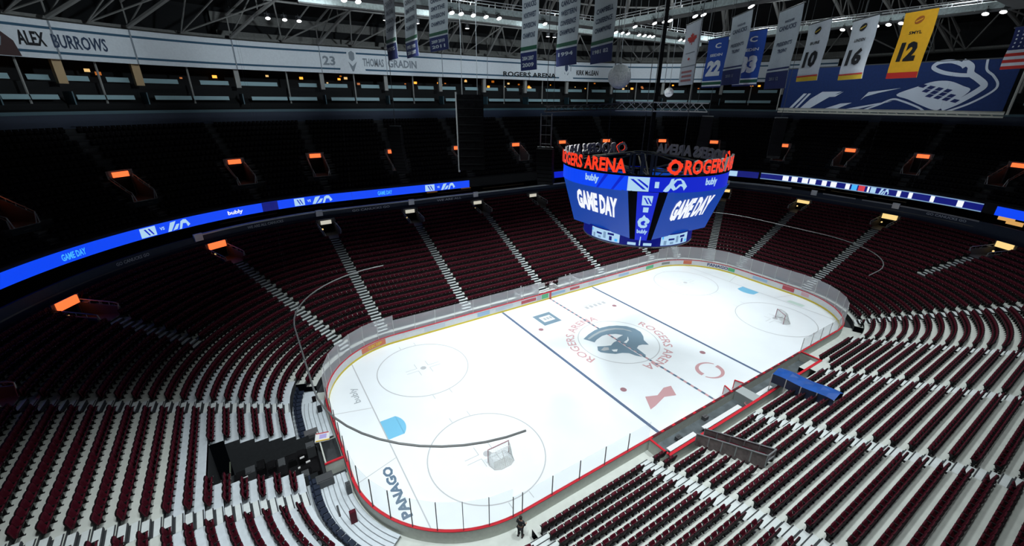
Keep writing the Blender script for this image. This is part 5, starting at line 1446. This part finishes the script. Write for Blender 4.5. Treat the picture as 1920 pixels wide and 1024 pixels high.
# ------------------------------------------------------------------ near-end tunnel: machine gear, gate and boxes
e = empty('equipment_pile', (-35.8, -.8, .03), label='black equipment packed in the tunnel cut through the near end seats', cat='equipment')
mb = MB(); mb.box(-1.9, 3.6, -1.7, 1.9, 0, .15); mb.build('black_mat', BLACK, e)
names_ = ['cargo_case', 'cargo_case', 'cable_drum', 'cargo_case']
for i in range(16):
    x = -1.7 + (i % 8) * .66; y = -1.3 + (i // 8) * 1.7 + random.uniform(-.2, .3); h = random.uniform(.5, 1.3)
    mb = MB(); mb.box(x, x + random.uniform(.4, .6), y, y + random.uniform(.6, 1.0), .15, h); mb.box(x + .05, x + .35, y + .05, y + .5, h, h + .06)
    mb.build('cargo_case', BLACK if i % 3 else STEEL_DARK, e)
mb = MB()
for i in range(9): x, y = random.uniform(-1.7, 3.2), random.uniform(-1.4, 1.6); z = random.uniform(1.0, 1.35); mb.obox((x, y, z), (random.uniform(.06, .22), .02, 0), (0, .07, 0), (0, 0, .03))
mb.build('small_fittings', STEEL_PALE, e)
mb = MB()
for x in (-1.7, -1.45, -1.2): mb.tube((x, -1.2, .9), (x, .3, .9), .03, 5)
mb.tube((-1.9, -1.9, 1.4), (-1.9, 1.9, 1.4), .05, 5); mb.build('rail_bars', mat('olive_bar', (.12, .14, .10), .6), e)
e = empty('tunnel_gate', (-31.9, -2.4, .03), label='red trimmed gate with a colourful panel at the tunnel mouth behind the near end glass', cat='gate')
mb = MB(); mb.box(-.05, .05, 0, 3.6, 0, 1.25); mb.build('gate_panel', BOARD_OUT, e)
mb = MB(); mb.box(-.08, 1.2, -.08, .08, 1.1, 1.2); mb.box(-.08, 1.2, -.05, .05, .0, 1.1, 1); mb.build('gate_side', [RED, BOARD_OUT], e, label='red topped side panel')
mb = MB(); mb.obox((.25, 2.7, 1.32), (.5, -.12, .0), (.1, .45, 0), (0, 0, .05)); mb.obox((.3, 2.72, 1.38), (.25, -.06, 0), (.05, .22, 0), (0, 0, .01), 1); mb.obox((.2, 2.28, 1.38), (.48, -.12, 0), (.01, .05, 0), (0, 0, .01), 2); mb.obox((.32, 3.1, 1.38), (.45, -.12, 0), (.01, .05, 0), (0, 0, .01), 3)
mb.build('poster_board', [WHITE, mat('poster_lilac', (.45, .40, .75), .5), CLOTH_YEL, ad_rd], e, label='board with lilac, yellow and red print')
for i, (x, y, w_, l_, h, m_, lab) in enumerate(((-32.3, 2.0, .5, .75, .5, DARKGREY, 'grey flat box on the deck beyond the tunnel gate'), (-32.2, -3.3, .55, .75, .55, STEEL_DARK, 'black square box on the deck on the camera side of the gate'),
        (-31.2, 4.9, .18, .3, .5, CLOTHES, 'small dark bag on the beyond-tunnel deck'), (-31.4, 6.6, .16, .3, .4, MAROON_DK, 'maroon bag near the far corner of the deck'), (-30.95, -4.9, .16, .5, .7, STEEL_DARK, 'black bag leaning on the boards beside the near corner'),
        (-31.2, -7.4, .2, .3, .9, MAROON, 'red topped stand on the deck near the corner seats'), (-31.9, -6.1, .06, .9, .06, STEEL_DARK, 'long black strip lying on the slatted deck'))):
    mb = MB(); z = .34 if abs(y) > 2.5 or True else .03
    mb.box(x - w_, x + w_, y - l_ / 2, y + l_ / 2, z, z + h); mb.box(x - w_ * .8, x + w_ * .8, y - l_ * .4, y + l_ * .4, z + h, z + h + .04)
    if i in (2, 3, 4): mb.tube((x, y - l_ * .2, z + h), (x, y - .05, z + h + .15), .02, 5); mb.tube((x, y - .05, z + h + .15), (x, y + l_ * .2, z + h), .02, 5)
    mb.build('bag' if i in (2, 3, 4) else ('stand' if i == 5 else ('cable_cover' if i == 6 else 'equipment_box')), m_, label=lab, cat='bag' if i in (2, 3, 4) else ('stand' if i == 5 else ('strip' if i == 6 else 'box')))

# ------------------------------------------------------------------ goals
def goal(x, y, rz, label, tilt=0):
    e = empty('hockey_goal', (x, y, 0), rz, label=label, cat='goal')
    e.rotation_euler = (tilt, 0, rz)
    # opening toward local -y, 1.83 wide
    NETM = mat('net_white', (.55, .58, .58), .8)
    mb = MB(); mb.path([(-.915, 0, 0), (-.915, 0, 1.22), (.915, 0, 1.22), (.915, 0, 0)], .04, 8); mb.build('goal_post', PAINT_RED, e, label='red post and crossbar frame')
    base = [(-.915, 0, .03), (-1.0, .35, .03), (-.85, .9, .03), (-.4, 1.12, .03), (.4, 1.12, .03), (.85, .9, .03), (1.0, .35, .03), (.915, 0, .03)]
    mb = MB(); mb.path(base, .035, 6); top = [(-.915, 0, 1.2), (-.8, .4, 1.2), (-.4, .55, 1.18), (.4, .55, 1.18), (.8, .4, 1.2), (.915, 0, 1.2)]; mb.path(top, .025, 6)
    mb.tube((0, 1.12, .03), (0, .55, 1.18), .03, 6); mb.build('base_frame', STEEL_PALE, e)
    # net: woven grid of thin cords draped from top frame to base
    mb = MB()
    def tb(f, poly_): n = len(poly_) - 1; k = min(int(f * n), n - 1); a, b = Vector(poly_[k]), Vector(poly_[k + 1]); return a.lerp(b, f * n - k)
    NN = 34
    for i in range(NN + 1):
        f = i / NN; a, b = tb(f, top), tb(f, base); mb.tube(a, b, .010, 3)
    for j in range(1, 10):
        g = j / 10; P = [tb(i / 16, top).lerp(tb(i / 16, base), g) for i in range(17)]; mb.path(P, .010, 3)
    for i in range(1, 12): mb.tube((-.9 + i * .15, 0, 1.21), tuple(tb(i / 12, top)), .010, 3)
    mb.build('net', NETM, e, label='white cord net')
    mb = MB(); mb.poly([(-.6, .25, .02), (.6, .25, .02), (.85, .85, .02), (.4, 1.08, .02), (-.4, 1.08, .02), (-.85, .85, .02)]); mb.build('base_skirt', mat('net_skirt', (.66, .70, .70), .8), e)
g = goal(-20.45, -7.5, math.pi, 'goal with red posts standing in the nearer right face-off circle')
g = goal(20.8, -7.3, math.radians(-125), 'goal turned away inside the far right face-off circle')

# ------------------------------------------------------------------ man in black beside the near boards
def skin_body(name, verts, edges, mats, parent, sub=2):
    me = bpy.data.meshes.new(name); me.from_pydata([v[:3] for v in verts], edges, [])
    o = bpy.data.objects.new(name, me); C.objects.link(o); o.parent = parent
    m = o.modifiers.new('skin', 'SKIN'); m.use_smooth_shade = True
    me.skin_vertices[0].data[0].use_root = True
    for v, d in zip(verts, me.skin_vertices[0].data): d.radius = (v[3], v[4] if len(v) > 4 else v[3])
    s = o.modifiers.new('sub', 'SUBSURF'); s.levels = sub; s.render_levels = sub
    me.materials.append(mats); return o
man = empty('person', (-22.55, -13.75, .03), math.radians(-60), label='person in black clothes standing beside the boards at the near corner', cat='person')
V = [(0, 0, .95, .15, .12), (0, 0, 1.15, .14, .10), (0, 0, 1.36, .17, .11), (0, 0, 1.47, .08), (0, .01, 1.56, .06), (0, .02, 1.66, .085, .10), (0, .02, 1.74, .07, .08)]
Ed = [(0, 1), (1, 2), (2, 3), (3, 4), (4, 5), (5, 6)]
for s in (-1, 1):
    b = len(V)
    V += [(s * .10, 0, .86, .095), (s * .12, .02, .50, .065), (s * .13, -.01, .10, .045), (s * .14, .12, .05, .045, .035)]
    Ed += [(0, b), (b, b + 1), (b + 1, b + 2), (b + 2, b + 3)]
    b = len(V)
    V += [(s * .20, 0, 1.40, .065), (s * .27, .03, 1.13, .048), (s * .24, .22, .98, .036), (s * .23, .30, .96, .034, .022)]
    Ed += [(2, b), (b, b + 1), (b + 1, b + 2), (b + 2, b + 3)]
    h = b + 3
    for fi, (dx, L_f) in enumerate(((-.03, .07), (-.01, .08), (.01, .078), (.03, .06))):
        q = len(V); V += [(s * .23 + dx, .34, .955, .010), (s * .23 + dx, .34 + L_f * .6, .945, .009), (s * .23 + dx, .34 + L_f, .92, .008)]; Ed += [(h, q), (q, q + 1), (q + 1, q + 2)]
    q = len(V); V += [(s * .23 - s * .045, .31, .955, .011), (s * .23 - s * .06, .35, .94, .009)]; Ed += [(h, q), (q, q + 1)]
bodyo = skin_body('body', V, Ed, SKIN, man)
# clothing as slightly larger skins over torso, sleeves and legs
V2 = [(0, 0, .93, .175, .145), (0, 0, 1.15, .165, .125), (0, 0, 1.36, .195, .135), (0, 0, 1.46, .10)]
E2 = [(0, 1), (1, 2), (2, 3)]
for s in (-1, 1):
    b = len(V2); V2 += [(s * .20, 0, 1.40, .085), (s * .27, .03, 1.13, .065), (s * .245, .20, .99, .05)]; E2 += [(2, b), (b, b + 1), (b + 1, b + 2)]
skin_body('jacket', V2, E2, CLOTHES, man, 1)
V3 = [(0, 0, .92, .17, .14)]; E3 = []
for s in (-1, 1):
    b = len(V3); V3 += [(s * .10, 0, .84, .115), (s * .12, .02, .50, .085), (s * .13, -.01, .12, .065)]; E3 += [(0, b), (b, b + 1), (b + 1, b + 2)]
skin_body('trousers', V3, E3, CLOTHES, man, 1)
mb = MB(); mb.lathe((0, .0, 1.70), [(.098, -.06), (.105, 0), (.095, .06), (.06, .10), (0, .115)], 14); mb.build('hair', HAIR, man, smooth=True)
mb = MB()
for s in (-1, 1): mb.lathe((s * .033, .105, 1.665), [(0, -.008), (.009, 0), (0, .008)], 8); mb.lathe((s * .092, .02, 1.655), [(0, -.03), (.014, -.01), (.014, .015), (0, .03)], 8)
mb.obox((0, .118, 1.64), (.012, 0, 0), (0, .014, 0), (0, 0, .02)); mb.obox((0, .108, 1.605), (.024, 0, 0), (0, .004, 0), (0, 0, .004)); mb.build('face_features', mat('face_dark', (.18, .09, .07), .6), man)
mb = MB()
for s in (-1, 1): mb.obox((s * .14, .06, .045), (.05, 0, 0), (0, .14, 0), (0, 0, .045))
mb.build('shoes', CLOTHES, man)
